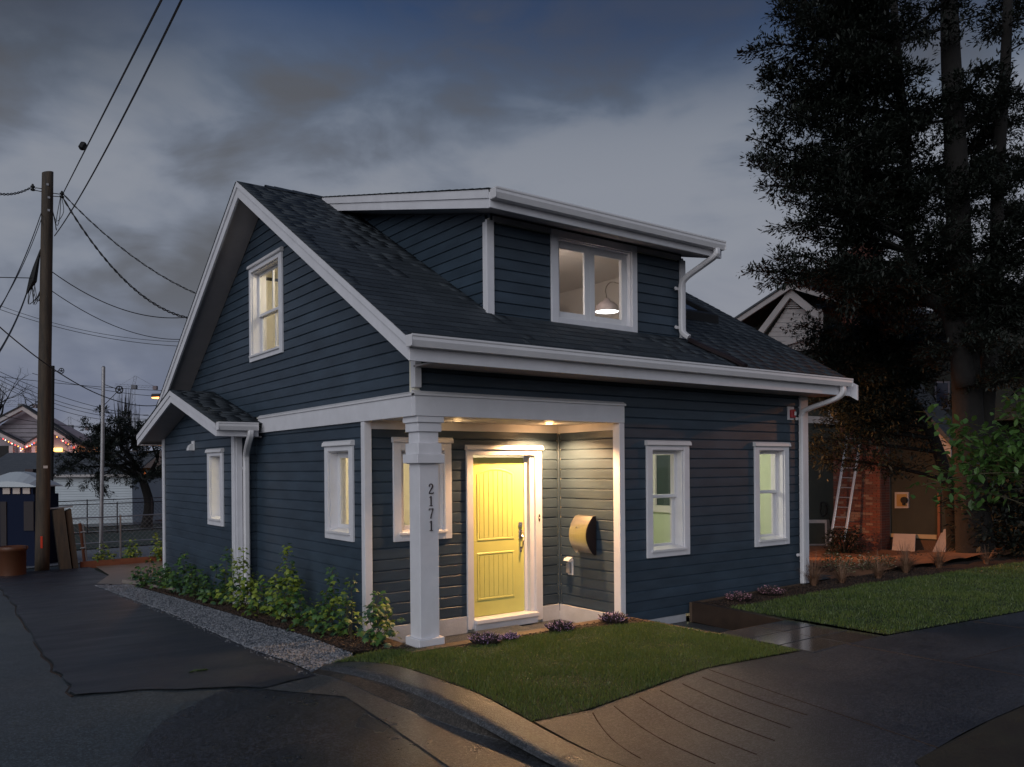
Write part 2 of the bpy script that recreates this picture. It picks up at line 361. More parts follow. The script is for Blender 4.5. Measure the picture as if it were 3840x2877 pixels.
front = edge_jitter([(-3.08, .42), (-2.62, .25), (-1.95, -.11), (-1.72, -.26), (-1.18, -.16)], .04)
left = edge_jitter([(-2.75, 13.9), (-2.79, 9.23), (-3.02, 2.89), (-3.08, .42)], .07, 12)
sheet('lane', left + front[1:] + [(-1.27, 1.24), (-1.22, 4.54), (-1.32, 9.9), (-.8, 10.3), (-.65, 14.6), (-2.0, 14.7)], lambda x, y: zs(x, y) + .014, patch_m, .35)
sheet('street_patch', edge_jitter([(-1.95, -.13), (-2.38, -.39), (-2.77, -.84), (-3.01, -1.43), (-3.4, -3.2), (-3.5, -6), (-1.28, -6), (-1.26, -2.56), (-1.23, -1.7), (-1.22, -.86), (-1.72, -.3)], .05), lambda x, y: zs(x, y) + .004, asph2_m, .3)
sheet('gutter_pan', [(-1.72, -.29), (-1.20, -.86), (-1.21, -1.7), (-1.24, -2.56), (-1.26, -6), (-.5, -6), (-.6, -2.4), (-.76, -1.99), (-.93, -1.18), (-1.02, -.45), (-1.14, -.15), (-1.18, -.17)], lambda x, y: zs(x, y) + .009, conc_m, .25)
# crack between the old asphalt and the black lane
pts = left[:]; b = MB()
b.tube([(x - .02 + .0 * noise.noise(Vector((x, y * 7, 3))), y, zs(x, y) - .012) for x, y in pts], [.016 + .010 * noise.noise(Vector((x * 9, y * 9, 0))) for x, y in pts], 6); b.build('asphalt_crack', soil_m)['kind'] = 'structure'
# rolled kerb: outer foot, outer top, inner top; rises out of the lane at its nose
kfoot = [(-1.20, .02), (-1.15, -.14), (-1.03, -.45), (-.95, -1.18), (-.80, -1.99), (-.66, -2.42), (-.52, -3.06), (-.40, -4.0), (-.3, -6.5)]
kout = [(-1.12, .06), (-1.02, -.10), (-.90, -.45), (-.80, -1.0), (-.77, -1.75), (-.72, -2.4), (-.67, -3.2), (-.62, -4.0), (-.55, -6.5)]
kin = [(-.98, .12), (-.82, .03), (-.60, -.22), (-.47, -.60), (-.42, -1.41), (-.40, -2.41), (-.37, -3.3), (-.36, -4.0), (-.34, -6.5)]
def cmr(p, n=8):
    out = []
    for i in range(len(p) - 1):
        a, b_, c, d_ = p[max(i - 1, 0)], p[i], p[i + 1], p[min(i + 2, len(p) - 1)]
        for j in range(n):
            t = j / n; out.append(tuple(.5 * (2 * b_[k] + (c[k] - a[k]) * t + (2 * a[k] - 5 * b_[k] + 4 * c[k] - d_[k]) * t * t + (3 * b_[k] - a[k] - 3 * c[k] + d_[k]) * t ** 3) for k in range(len(b_))))
    out.append(tuple(p[-1])); return out
rings = []
for i, (f, o_, n_) in enumerate(zip(cmr(kfoot), cmr(kout), cmr(kin))):
    rise = ss(0, 14, i); zt = lambda p: gz(*p) * rise + (zs(*p) + .01) * (1 - rise) + .006
    zf_ = zs(*f) - .05; mid = ((o_[0] * .6 + f[0] * .4), (o_[1] * .6 + f[1] * .4)); q = (o_[0] * .75 + n_[0] * .25, o_[1] * .75 + n_[1] * .25)
    zo, zi = zt(o_), zt(n_)
    e_ = (o_[0] * .93 + n_[0] * .07, o_[1] * .93 + n_[1] * .07)
    rings.append([(f[0], f[1], zf_), (f[0], f[1], zs(*f) + .014), (mid[0], mid[1], zs(*f) + (zo - zs(*f)) * .55), (o_[0], o_[1], zo - .030 * rise), (e_[0], e_[1], zo + .002 * rise), (q[0], q[1], zo + .020 * rise), (n_[0], n_[1], zi + .006), (n_[0], n_[1], zf_ - .1)])
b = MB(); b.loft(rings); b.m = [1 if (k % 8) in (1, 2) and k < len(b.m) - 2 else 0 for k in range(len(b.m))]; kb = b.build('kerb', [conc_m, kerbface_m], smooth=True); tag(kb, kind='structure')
mod = kb.modifiers.new('e', 'EDGE_SPLIT'); mod.split_angle = R(50)
# lawns, beds, walks
lawn_l = [(-.92, .05), (-.72, -.05), (-.52, -.35), (-.44, -.7), (-.40, -1.41), (-.38, -2.41), (.15, -2.45), (1.65, -2.37), (2.9, -2.52), (2.86, -1.45), (2.86, -.62), (2.45, -.42), (1.7, -.28), (1.0, -.22), (.4, -.22), (-.1, .12), (-.3, .28)]
lawn_r = [(4.22, -.58), (5.94, -.62), (7.5, -.67), (10, -.8), (16, -1.1), (16, -4.3), (7, -3.1), (4.2, -2.70), (4.22, -1.5)]
sheet('lawn_soil', lawn_l, lambda x, y: gz(x, y) + .012, lawnbase_m, .2)
sheet('lawn_soil', lawn_r, lambda x, y: gz(x, y) + .012, lawnbase_m, .3)
sheet('bed_soil', [(-.1, .12), (.4, -.22), (1.0, -.22), (1.7, -.28), (2.45, -.42), (2.86, -.62), (2.86, -.13), (-.1, -.13)], lambda x, y: gz(x, y) + .006, soil_m, .08, rough=.02, rscale=6)
sheet('bed_soil', [(4.22, -.05), (4.22, -.58), (5.94, -.62), (7.5, -.67), (10, -.8), (16, -1.1), (16, -.4), (10, -.1), (7.3, -.02), (7.0, -.05)], lambda x, y: gz(x, y) + .002, soil_m, .12, rough=.02, rscale=6)
mulch = [(-.01, -.05), (-.3, .26), (-.57, .34), (-.53, 1.5), (-.60, 3.43), (-.67, 6.0), (-.80, 9.3), (-.29, 9.3), (-.29, 4.86), (-.01, 4.86)]
sheet('bed_soil', mulch, lambda x, y: gz(x, y) + .012, soil_m, .09, rough=.035, rscale=5)
grav = [(-1.17, -.08), (-1.27, 1.24), (-1.22, 4.54), (-1.34, 9.9), (-.83, 9.5), (-.67, 6.0), (-.60, 3.43), (-.53, 1.5), (-.57, .34), (-.70, .0), (-.95, .10)]
sheet('gravel_bed', grav, lambda x, y: (zs(x, y) + .018), gravel_m, .2)
walkpoly = [(-.36, -2.42), (.15, -2.46), (1.65, -2.38), (4.16, -2.71), (7, -3.11), (16, -4.31), (16, -5.9), (7, -5.0), (2.6, -4.66), (1.0, -4.66), (-.34, -6.4), (-.34, -3.9)]
sheet('sidewalk', walkpoly, lambda x, y: gz(x, y) + .006, walk_m, .3)
sheet('verge', [(1.0, -4.66), (2.6, -4.66), (7, -5.0), (16, -5.9), (16, -9), (-.3, -9), (-.34, -6.4)], lambda x, y: gz(x, y) + .002, material('verge_dirt', (.020, .014, .011), .9, col2=(.032, .028, .018), vscale=3, bump=1., bscale=30), .4, rough=.02)
# scored joints of the corner ramp and of the sidewalk: real grooves lined as thin dark beads
def groove(pts, r=.006):
    b = MB(); pts = [(x, y, gz(x, y) + .006) for x, y in pts]
    b.tube(pts, r, 5); b.build('sidewalk_joint', soil_m)['kind'] = 'structure'
for (a, c, bend) in [((-.39, -2.43), (-.33, -4.6), .0), ((.15, -2.52), (-.16, -3.35), -.05), ((.38, -2.52), (.14, -3.75), -.04), ((.67, -2.52), (.45, -3.85), -.035), ((.92, -2.52), (.72, -3.8), -.03), ((1.18, -2.53), (.98, -3.75), -.02), ((1.44, -2.53), (1.26, -3.7), -.02), ((1.66, -2.42), (1.30, -4.66), -.0), ((3.50, -2.66), (3.50, -4.72), 0), ((5.6, -2.95), (5.6, -4.9), 0), ((7.7, -3.2), (7.7, -5.05), 0), ((3.5, -3.7), (9.0, -4.15), 0)]:
    P_ = [(a[0] + (c[0] - a[0]) * t / 10 + bend * sin(pi * t / 10), a[1] + (c[1] - a[1]) * t / 10) for t in range(11)]
    groove([(x, y) for x, y in P_], .0065 if bend else .005)
# pavers of the front path
for i in range(2):
    for j in range(3):
        x0 = 2.92 + i * .63; y0 = -2.66 + j * .395; b = MB()
        z = gz(3.5, -2); b.cbox(x0, x0 + .615, y0 + (0 if j else -.02 * i), y0 + .383, z - .05, z + .008 + .002 * ((i + j) % 2), .004); b.build('paver', paver_m)['kind'] = 'structure'
# sunken entry: well floor, foundation and timber edging around it
b = MB(); b.box(-.02, 4.12, -1.46, 1.25, -.34, -.24); tag(b.build('entry_slab', conc_m), kind='structure')
# ------------------------------------------------------------------ the house
house = thing('house', 'dark blue clapboard cottage with white trim, yellow door and lit windows', 'house', (0, 0, -.24))
EX = .1294; K0 = 1.9327
def P3(axis, plane, a, d, z): return (a, plane - d, z) if axis == 'x' else (plane - d, a, z)   # d = outwards (-Y or -X)
boards = []                                             # (verts, parent, size)
def siding(parent, axis, plane, lo, hi, z0, z1, holes=()):
    flo = lo if callable(lo) else (lambda z: lo); fhi = hi if callable(hi) else (lambda z: hi)
    k = math.floor((z0 - K0) / EX)
    while K0 + k * EX < z1 - .01:
        zb = K0 + k * EX; zt = zb + EX; k += 1
        spans = [(flo, fhi, max(zb, z0), min(zt, z1))]
        for (h0, h1, hz0, hz1) in holes:
            new = []
            for (l, h, a, c) in spans:
                m_ = (a + c) / 2
                if c <= hz0 + .005 or a >= hz1 - .005 or h(m_) <= h0 + .01 or l(m_) >= h1 - .01: new.append((l, h, a, c)); continue
                new.append((l, (lambda z, v=h0, q=h: min(v, q(z))), a, c)); new.append(((lambda z, v=h1, q=l: max(v, q(z))), h, a, c))
                if l(m_) > h0 - .01 or h(m_) < h1 + .01: continue
                hh0, hh1 = (lambda z, v=h0: v), (lambda z, v=h1: v)
                if a < hz0 - .02: new.append((hh0, hh1, a, hz0))
                if c > hz1 + .02: new.append((hh0, hh1, hz1, c))
            spans = new
        for (l, h, a, c) in spans:
            if c - a < .02: continue
            full = abs(c - zt) < 1e-6
            prof = [(0, a), (0, c - .021), (-.013, c - .009), (-.015, c - .005), (-.016, c), (-.021, c), (-.021, a)] if full else [(0, a), (0, c - .001), (-.004, c), (-.006, c), (-.01, c), (-.021, c), (-.021, a)]
            w_ = h(a) - l(a)
            if w_ < .02: continue
            j = random.uniform(-.0012, .0012)
            r0 = [P3(axis, plane, l(z), dd + j, z) for dd, z in prof]; r1 = [P3(axis, plane, max(h(z), l(z) + .004), dd + j, z) for dd, z in prof]
            boards.append((r0, r1, parent, w_ * (c - a)))
def flush_boards(limit=300):
    boards.sort(key=lambda t: -t[3] / (((Vector(t[0][0]) + Vector(t[1][0])) / 2 - CP).length ** 2))
    for r0, r1, p, _ in boards[:limit]:
        b = MB(); b.loft([r0, r1]); b.build('siding_board', siding_m, p)
    rest = {}
    for r0, r1, p, _ in boards[limit:]: rest.setdefault(p.name, (p, MB()))[1].loft([r0, r1])
    for p, b in rest.values(): b.build('siding_offcut', siding_m, p)['kind'] = 'stuff'
def wall(axis, plane, a0, a1, z0, z1, holes=(), thick=.10, name='wall', mat=None, top=None):
    """sheathing behind the boards, with real openings; top(a) gives a sloped top"""
    b = MB(); xs = sorted({a0, a1, *[h[0] for h in holes], *[h[1] for h in holes]}); zz = sorted({z0, z1, *[h[2] for h in holes], *[h[3] for h in holes]})
    for i in range(len(xs) - 1):
        for j in range(len(zz) - 1):
            cx, cz = (xs[i] + xs[i + 1]) / 2, (zz[j] + zz[j + 1]) / 2
            if any(h[0] < cx < h[1] and h[2] < cz < h[3] for h in holes): continue
            p0 = P3(axis, plane + .021, xs[i], 0, zz[j]); p1 = P3(axis, plane + .021 + thick, xs[i + 1], 0, zz[j + 1])
            b.box(p0[0], p1[0], p0[1], p1[1], p0[2], p1[2])
    if top:
        pts = [(a, z1) for a in (a0, a1)]; pts = [P3(axis, plane + .021, a0, 0, z1)] + [P3(axis, plane + .021, a, 0, z) for a, z in top] + [P3(axis, plane + .021, a1, 0, z1)]
        pts = pts[::-1]; b.prism(pts, (0, thick, 0) if axis == 'x' else (thick, 0, 0))
    return b.build(name, mat or room_m, house)
def abox(b, axis, plane, a0, a1, d0, d1, z0, z1, ch=0):
    p = P3(axis, plane, a0, d0, z0); q = P3(axis, plane, a1, d1, z1)
    return (b.cbox(p[0], q[0], p[1], q[1], p[2], q[2], ch) if ch else b.box(p[0], q[0], p[1], q[1], p[2], q[2]))
# wall openings (inner, inside the casing)
W1 = (3.475, 4.065, .745, 2.035); W2 = (5.66, 6.255, .745, 2.045); W3 = (1.60, 2.195, 1.06, 2.04)
WB = (5.55, 6.11, 1.05, 2.045); WP = (.49, 1.09, 1.06, 2.035); WG = (3.82, 4.96, 3.54, 4.80); WD = (2.19, 3.443, 3.65, 4.625); DR = (1.50, 2.497, -.12, 1.985)
gx_lo = lambda z: 4.363 - (5.735 - z) / .585; gx_hi = lambda z: 4.363 + (5.735 - z) / .612
front = wall('x', .03, 2.944, 6.80, -.10, 3.15, [W1, W2]); frontup = wall('x', .03, .02, 2.944, 2.55, 3.15)
gable = wall('y', .03, .06, 8.85, 2.63, 3.05, [], top=[(gx_lo(3.05), 3.05), (gx_lo(3.54), 3.54), (gx_hi(3.54), 3.54), (gx_hi(3.05), 3.05)])
b = MB(); b.prism([(.051, gx_lo(4.80), 4.80), (.051, 4.363, 5.72), (.051, gx_hi(4.80), 4.80)], (.1, 0, 0)); b.prism([(.051, gx_lo(3.54), 3.54), (.051, gx_lo(4.8), 4.8), (.051, WG[0], 4.8), (.051, WG[0], 3.54)], (.1, 0, 0)); b.prism([(.051, WG[1], 3.54), (.051, WG[1], 4.8), (.051, gx_hi(4.8), 4.8), (.051, gx_hi(3.54), 3.54)], (.1, 0, 0)); b.build('gable_sheathing', room_m, gable)
leftw = wall('y', .03, 1.24, 4.874, -.2, 2.63, [W3]); bumpw = wall('y', -.267, 4.90, 9.1, -.5, 2.36, [WB], top=[(4.90, 2.36), (6.93, 2.90), (9.1, 2.36)]); bumps = wall('x', 4.874, -.246, .03, -.5, 2.36)
porchb = wall('x', 1.217, .05, 2.944, -.24, 2.45, [WP, DR]); porchr = wall('y', 2.924, .05, 1.238, -.24, 2.45)
b = MB(); b.box(6.78, 6.9, .151, 8.85, -.3, 3.05); b.box(.151, 6.9, 8.75, 8.85, -.5, 3.05); rear = b.build('rear_wall', siding_m, house)
siding(front, 'x', .03, 2.976, 6.66, -.135, 2.93, [W1, W2]); siding(frontup, 'x', .03, .085, 2.976, 2.62, 2.93)
siding(gable, 'y', .03, lambda z: max(.085, gx_lo(z)), lambda z: min(8.85, gx_hi(z)), 2.615, 5.70, [(3.80, 4.98, 3.52, 4.82)])
siding(leftw, 'y', .03, 1.262, 4.872, -.13, 2.37, [(1.58, 2.21, 1.04, 2.06)])
siding(bumpw, 'y', -.267, lambda z: max(4.99, 6.93 - (2.985 - z) / .268), lambda z: min(9.0, 6.93 + (2.985 - z) / .268), -.30, 2.96, [(5.53, 6.13, 1.03, 2.06)]); siding(bumps, 'x', 4.874, -.17, .045, -.2, 2.35)
siding(porchb, 'x', 1.217, .10, 2.895, -.03, 2.29, [(.46, 1.12, 1.03, 2.06), (1.45, 2.54, -.3, 2.06)]); siding(porchr, 'y', 2.924, .125, 1.19, -.03, 2.29)
# foundation strips
for bx in ((.06, 1.41, 1.195, 1.24, -.235, -.03), (2.605, 2.93, 1.195, 1.24, -.235, -.03), (2.90, 2.95, .13, 1.195, -.235, -.03), (2.98, 4.11, .035, .1, -.235, -.135), (.03, .1, 1.3, 4.87, -.4, -.13)):
    b = MB(); b.box(*bx); b.build('foundation', found_m, house)
# corner boards and other flat trim: each a part
def trim(*a, name='corner_board', ch=.004):
    b = MB(); b.cbox(*a, ch); return b.build(name, white_m, house)
trim(2.89, 2.976, -.0, .123, -.06, 2.362); trim(.0, .095, 1.174, 1.262, -.10, 2.362); trim(.0, .08, .0, .09, 2.66, 3.02)
trim(6.655, 6.845, -.0, .05, .03, 2.93); trim(2.895, 2.923, 1.19, 1.216, -.12, 2.27, name='inside_corner_trim').data.materials[0] = siding_m
trim(-.30, -.268, 4.86, 4.99, -.34, 2.45); trim(-.268, -.18, 4.844, 4.873, -.34, 2.40); trim(-.30, -.268, 9.0, 9.10, -.5, 2.55); trim(-.268, -.1, 9.1, 9.13, -.5, 2.55)
# beam round the porch, its cap flashing, ceiling and frieze
b = MB(); b.cbox(-.004, 2.976, -.004, .06, 2.365, 2.575, .003); b.cbox(-.006, .06, .062, 4.66, 2.365, 2.575, .003); b.build('porch_beam', white_m, house)
b = MB(); b.prism([(-.02, -.02, 2.577), (-.02, -.02, 2.597), (-.02, .04, 2.633), (-.02, .04, 2.577)], (3.01, 0, 0)); b.prism([(-.02, -.018, 2.576), (-.02, -.018, 2.596), (.04, .04, 2.632), (.04, .04, 2.576)], (0, 4.66, 0)); b.build('cap_flashing', gutter_m, house)
b = MB()
for i in range(14): b.box(.07 + i * .2045, .07 + (i + 1) * .2045 - .006, .062, 1.196, 2.381, 2.40)
b.box(.06, 2.95, .06, 1.2, 2.402, 2.43); ceil = b.build('porch_ceiling', white_m, house)
b = MB(); b.box(.10, 2.90, 1.195, 1.216, 2.282, 2.380); b.box(2.90, 2.922, .124, 1.194, 2.282, 2.380); b.build('frieze_board', white_m, house)
for (x, y), m_ in (((2.42, .80), frost_m), ((1.03, .80), frost2_m)):
    b = MB(); n = 20; b.loft([[(x + r * cos(2 * pi * k / n), y + r * sin(2 * pi * k / n), z) for k in range(n)] for r, z in ((.062, 2.381), (.062, 2.374), (.045, 2.374), (.045, 2.38))], caps=False); can = b.build('pot_light', white_m, house, smooth=True)
    b = MB(); b.loft([[(x + .044 * cos(2 * pi * k / n), y + .044 * sin(2 * pi * k / n), z) for k in range(n)] for z in (2.377, 2.3795)]); b.build('lens', m_, can)
# porch post
b = MB()
for (e, z0, z1) in ((.0, -.05, 1.868), (.02, 1.868, 1.875), (.050, 1.875, 1.97), (.028, 1.97, 2.085), (.003, 2.085, 2.205), (.028, 2.205, 2.30), (.048, 2.30, 2.364)):
    b.cbox(.075 - e, .305 + e, .055 - e, .27 + e, z0, z1, .004)
post = b.build('porch_post', white_m, house)
b = MB(); b.cbox(.035, .345, .015, .31, -.052, .045, .006); b.build('plinth', white_m, post)
# house number 2171 in dark metal serif figures on the post
def strokes(paths, x, z, h, y, mat, parent):
    b = MB()
    for pts, wd in paths:
        n = len(pts); wd = wd if isinstance(wd, (list, tuple)) else [wd] * n; l = []; r = []
        for i, p in enumerate(pts):
            a = Vector(pts[max(i - 1, 0)]); c = Vector(pts[min(i + 1, n - 1)]); t = (c - a).normalized(); nn = Vector((-t.y, t.x)) * wd[i]
            l.append(Vector(p) + nn); r.append(Vector(p) - nn)
        for i in range(n - 1):
            q = [l[i], l[i + 1], r[i + 1], r[i]]
            b.prism([(x + v.x * h, y, z + v.y * h) for v in q], (0, -.008, 0))
    return b.build('house_number', mat, parent)
two = [([(.08 , .74), (.09, .84), (.16, .93), (.27, .97), (.39, .93), (.46, .82), (.45, .69), (.36, .53), (.20, .32), (.07, .10), (.05, .05)], [.045, .03, .028, .03, .035, .048, .05, .045, .035, .025, .02]), ([(.04, .045), (.50, .045)], [.045, .05]), ([(.50, .0), (.54, .17)], [.02, .012]), ([(.06, .73), (.13, .73)], .045)]
one = [([(.27, .02), (.27, .97)], .050), ([(.10, .025), (.44, .025)], .026), ([(.27, .95), (.19, .86), (.10, .84)], [.03, .025, .018])]
seven = [([(.04, .94), (.52, .94)], .040), ([(.51, .95), (.38, .62), (.27, .30), (.22, .0)], [.02, .028, .04, .045]), ([(.055, .95), (.04, .78)], [.02, .014])]
for fig, zc in ((two, 1.560), (one, 1.432), (seven, 1.300), (one, 1.172)): strokes(fig, .178, zc - .005, .108, .050, darkmetal_m, post)

# ---- windows
def window(axis, plane, hole, cas, depth=.13, style='hung', cap=True, sill=True, room=None):
    a0, a1, z0, z1 = hole; c0, c1, cz0, cz1 = cas; b = MB()
    abox(b, axis, plane, c0, a0, 0, -.030, cz0, cz1 - (0 if not cap else .0), .003); abox(b, axis, plane, a1, c1, 0, -.030, cz0, cz1, .003)
    abox(b, axis, plane, a0 + .001, a1 - .001, -.001, -.029, cz0, z0, .002); abox(b, axis, plane, a0 + .001, a1 - .001, -.001, -.029, z1, cz1, .002)
    win = b.build('window', white_m, house)
    b = MB(); t = .012
    abox(b, axis, plane, a0, a0 + t, -.03, -.24, z0, z1); abox(b, axis, plane, a1 - t, a1, -.03, -.24, z0, z1); abox(b, axis, plane, a0 + t, a1 - t, -.03, -.24, z1 - t, z1); abox(b, axis, plane, a0 + t, a1 - t, -.05, -.24, z0, z0 + t); b.build('jamb', white_m, win)
    if cap:
        b = MB(); e = .015
        pr = [(-.03, cz1), (.022, cz1), (.030, cz1 + .008), (.022, cz1 + .045), (.0, cz1 + .065), (-.03, cz1 + .065)]
        b.loft([[P3(axis, plane, a, d_, z) for d_, z in pr] for a in (c0 - e, c1 + e)]); b.build('head_cap', gutter_m, win)
    if sill:
        b = MB(); pr = [(-.12, z0 + .035), (.022, z0 + .004), (.022, z0 - .022), (-.0, z0 - .022), (-.0, z0 + .0), (-.12, z0 + .0)]
        b.loft([[P3(axis, plane, a, d_, z) for d_, z in pr] for a in (a0 - .035, a1 + .035)]); b.build('sill', gutter_m, win)
    def sash(s0, s1, q0, q1, dd, f=.045, fb=None, mull=None):
        b = MB(); fb = fb or f
        abox(b, axis, plane, s0, s0 + f, -dd, -dd - .035, q0, q1, .003); abox(b, axis, plane, s1 - f, s1, -dd, -dd - .035, q0, q1, .003)
        abox(b, axis, plane, s0 + f, s1 - f, -dd, -dd - .034, q0, q0 + fb, .003); abox(b, axis, plane, s0 + f, s1 - f, -dd, -dd - .034, q1 - f, q1, .003)
        if mull: abox(b, axis, plane, mull - .014, mull + .014, -dd - .004, -dd - .03, q0 + fb, q1 - f)
        s = b.build('sash', vinyl_m, win); b = MB(); b.add([P3(axis, plane, a, -dd - .017, z) for a, z in ((s0 + f, q0 + fb), (s1 - f, q0 + fb), (s1 - f, q1 - f), (s0 + f, q1 - f))], [(0, 1, 2, 3)]); b.build('pane', glass_m, win)
    t = .012; A0, A1, Z0, Z1 = a0 + t, a1 - t, z0 + t, z1 - t
    if style == 'hung':
        zm = (z0 + z1) / 2 + .045; sash(A0, A1, zm - .025, Z1, depth, .042); sash(A0 + .004, A1 - .004, Z0, zm + .02, depth + .04, .05)
    elif style == 'gable':
        zm = z0 + .62; m_ = (a0 + a1) / 2 + .03; sash(A0, A1, zm - .025, Z1, depth, .042, mull=m_ - .06); sash(A0 + .004, A1 - .004, Z0, zm + .02, depth + .04, .05, mull=m_ - .06)
    elif style == 'fixed': sash(A0, A1, Z0, Z1, depth, .07)
    elif style == 'double':
        m_ = 2.785; sash(A0, m_ - .002, Z0, Z1, depth, .085); sash(m_ + .002, A1, Z0, Z1, depth, .085)
    return win
window('x', 0, W1, (3.370, 4.168, .652, 2.092)); window('x', 0, W2, (5.556, 6.358, .656, 2.098))
window('y', 0, W3, (1.495, 2.292, .962, 2.100), style='fixed'); window('y', -.297, WB, (5.44, 6.226, .950, 2.098), style='fixed', depth=.17)
window('x', 1.19, WP, (.385, 1.188, .960, 2.13), style='fixed', depth=.10)
window('y', 0, WG, (3.695, 5.033, 3.452, 4.86), style='gable', depth=.12)
window('x', .31, WD, (2.085, 3.535, 3.560, 4.715), style='double', cap=False, sill=False, depth=.10)
# ---- front door
b = MB(); y = 1.19
b.cbox(1.410, 1.505, y - .002, y + .028, -.20, 2.05, .003); b.cbox(2.497, 2.605, y - .002, y + .028, -.20, 2.05, .003); b.cbox(1.5055, 2.4965, y - .001, y + .027, 1.985, 2.05, .003)
b.box(1.49, 1.505, y + .028, 1.40, -.1, 2.0); b.box(2.497, 2.512, y + .028, 1.40, -.1, 2.0); b.box(1.505, 2.497, y + .028, 1.40, 1.985, 2.0); b.box(2.43, 2.4965, 1.232, 1.315, -.08, 1.984); b.box(1.505, 1.56, 1.29, 1.315, -.08, 1.985)
b.box(2.39, 2.43, 1.30, 1.36, -.08, 1.985); dc = b.build('door_frame', white_m, house)
b = MB(); pr = [(0, 2.05), (.024, 2.05), (.032, 2.058), (.024, 2.092), (0, 2.112), (-.03, 2.112), (-.03, 2.05)]; b.loft([[P3('x', y, a, d_, z) for d_, z in pr] for a in (1.40, 2.618)]); b.build('head_cap', gutter_m, dc)
b = MB(); b.cbox(1.506, 2.496, 1.13, 1.40, -.135, -.085, .004); b.box(1.506, 2.496, 1.16, 1.19, -.225, -.137); b.build('threshold', white_m, dc)
door = MB(); door.box(1.515, 2.392, 1.317, 1.36, -.078, 1.955); door = door.build('door', door_m, house)
def arch(x): return 1.745 + .075 * cos((x - 1.93) / .29 * pi / 2) ** .8 if abs(x - 1.93) < .29 else 1.745
for z0, top in ((.885, arch), (.125, lambda x: .735)):
    b = MB(); xs = [1.635 + i * (2.225 - 1.635) / 20 for i in range(21)]
    def ring(off, yy):
        lo = [(1.635 + off, yy, z0 + off), (2.225 - off, yy, z0 + off)]; up = [(min(max(x, 1.635 + off), 2.225 - off), yy, top(x) - off) for x in reversed(xs)]
        return lo + up
    b.loft([ring(0, 1.3168), ring(.008, 1.310), ring(.022, 1.310), ring(.034, 1.3165)], caps=False); pn = b.build('door_panel', door_m, door)
    xs2 = [1.672 + i * (2.188 - 1.672) / 7 for i in range(8)]
    b = MB()
    for i in range(7):
        xa, xb = xs2[i] + .004, xs2[i + 1] - .004; b.prism([(xa, 1.3175, z0 + .036), (xb, 1.3175, z0 + .036), (xb, 1.3175, top(xb) - .037), ((xa + xb) / 2, 1.3175, top((xa + xb) / 2) - .036), (xa, 1.3175, top(xa) - .037)], (0, -.005, 0))
    b.build('bead_boards', door_m, door)
b = MB(); b.cbox(2.300, 2.362, 1.303, 1.316, 1.035, 1.10, .004); n = 14; b.tube([(2.331, 1.303, 1.068), (2.331, 1.288, 1.068)], .018, n); b.build('deadbolt', nickel_m, door)
b = MB(); b.cbox(2.303, 2.359, 1.305, 1.316, .875, 1.005, .004); b.tube([(2.331, 1.30, .965), (2.331, 1.27, .972), (2.331, 1.262, .965)], .010, 8)
b.tube([(2.331, 1.31, .935), (2.331, 1.285, .938), (2.331, 1.262, .91), (2.331, 1.252, .86), (2.331, 1.262, .79), (2.331, 1.285, .75), (2.331, 1.30, .735)], [.009, .010, .011, .012, .010, .009, .008], 8)
b.cbox(2.315, 2.347, 1.305, 1.316, .70, .775, .003); b.build('door_handle', nickel_m, door)
b = MB(); n = 16; b.loft([[(2.551 + .013 * cos(2 * pi * k / n), yy, 1.153 + .052 * sin(2 * pi * k / n)) for k in range(n)] for yy in (1.187, 1.180)]); bell = b.build('doorbell', darkmetal_m, house)
b = MB(); b.tube([(2.551, 1.181, 1.153), (2.551, 1.176, 1.153)], .008, 10); b.build('bell_button', frost2_m, bell)
# ---- roof decks (0.585 pitch in front, 0.617 behind) cut round the dormer
RZ, RY, EY = 5.95, 4.363, -.53
def zf(y): return RZ - .585 * (RY - y)
def zr(y): return RZ - .617 * (y - RY)
def slab(b, x0, x1, ya, yb, f, t0, t1):
    b.add([(x0, ya, f(ya) - t1), (x1, ya, f(ya) - t1), (x1, yb, f(yb) - t1), (x0, yb, f(yb) - t1), (x0, ya, f(ya) - t0), (x1, ya, f(ya) - t0), (x1, yb, f(yb) - t0), (x0, yb, f(yb) - t0)],
          [(0, 3, 2, 1), (4, 5, 6, 7), (0, 1, 5, 4), (1, 2, 6, 5), (2, 3, 7, 6), (3, 0, 4, 7)])
EYR = 9.26
b = MB(); slab(b, -.36, 1.24, EY, RY, zf, .012, .06); slab(b, 1.24, 4.42, EY, .36, zf, .012, .06); slab(b, 4.42, 7.10, EY, RY, zf, .012, .06); slab(b, -.36, 7.10, RY, EYR, zr, .012, .06)
roof = b.build('roof', deck_m, house)
b = MB(); slab(b, -.345, .03, EY + .03, RY, zf, .175, .195); slab(b, -.345, .03, RY, EYR - .03, zr, .175, .195); slab(b, 6.83, 7.08, EY + .03, RY, zf, .175, .195)
b.box(.0, 7.08, EY + .02, .03, 2.868, 2.885); b.build('soffit', soffit_m, house)
# rake boards: two steps, outer thin one on top
def rake(x0, x1, f, ya, yb, t0, t1, name='rake_board', cut=None):
    b = MB(); ya_, yb_ = (ya, yb)
    vs = [(x0, ya_, f(ya_) - t0), (x0, yb_, f(yb_) - t0), (x0, yb_, f(yb_) - t1), (x0, ya_, (f(ya_) - t1))]
    b.prism(vs, (x1 - x0, 0, 0)); return b.build(name, white_m, house)
for xo, xi, s in ((-.375, -.345, 1), (7.115, 7.085, -1)):
    rake(xo, xi, zf, EY if s > 0 else EY - .13, RY, .016, .235); rake(xo, xi, zr, RY + .001, EYR, .016, .235)
    rake(xo - .018 * s, xo - .001 * s, zf, EY - .008, RY, .010, .090, 'shadow_board'); rake(xo - .018 * s, xo - .001 * s, zr, RY + .001, EYR, .010, .090, 'shadow_board')
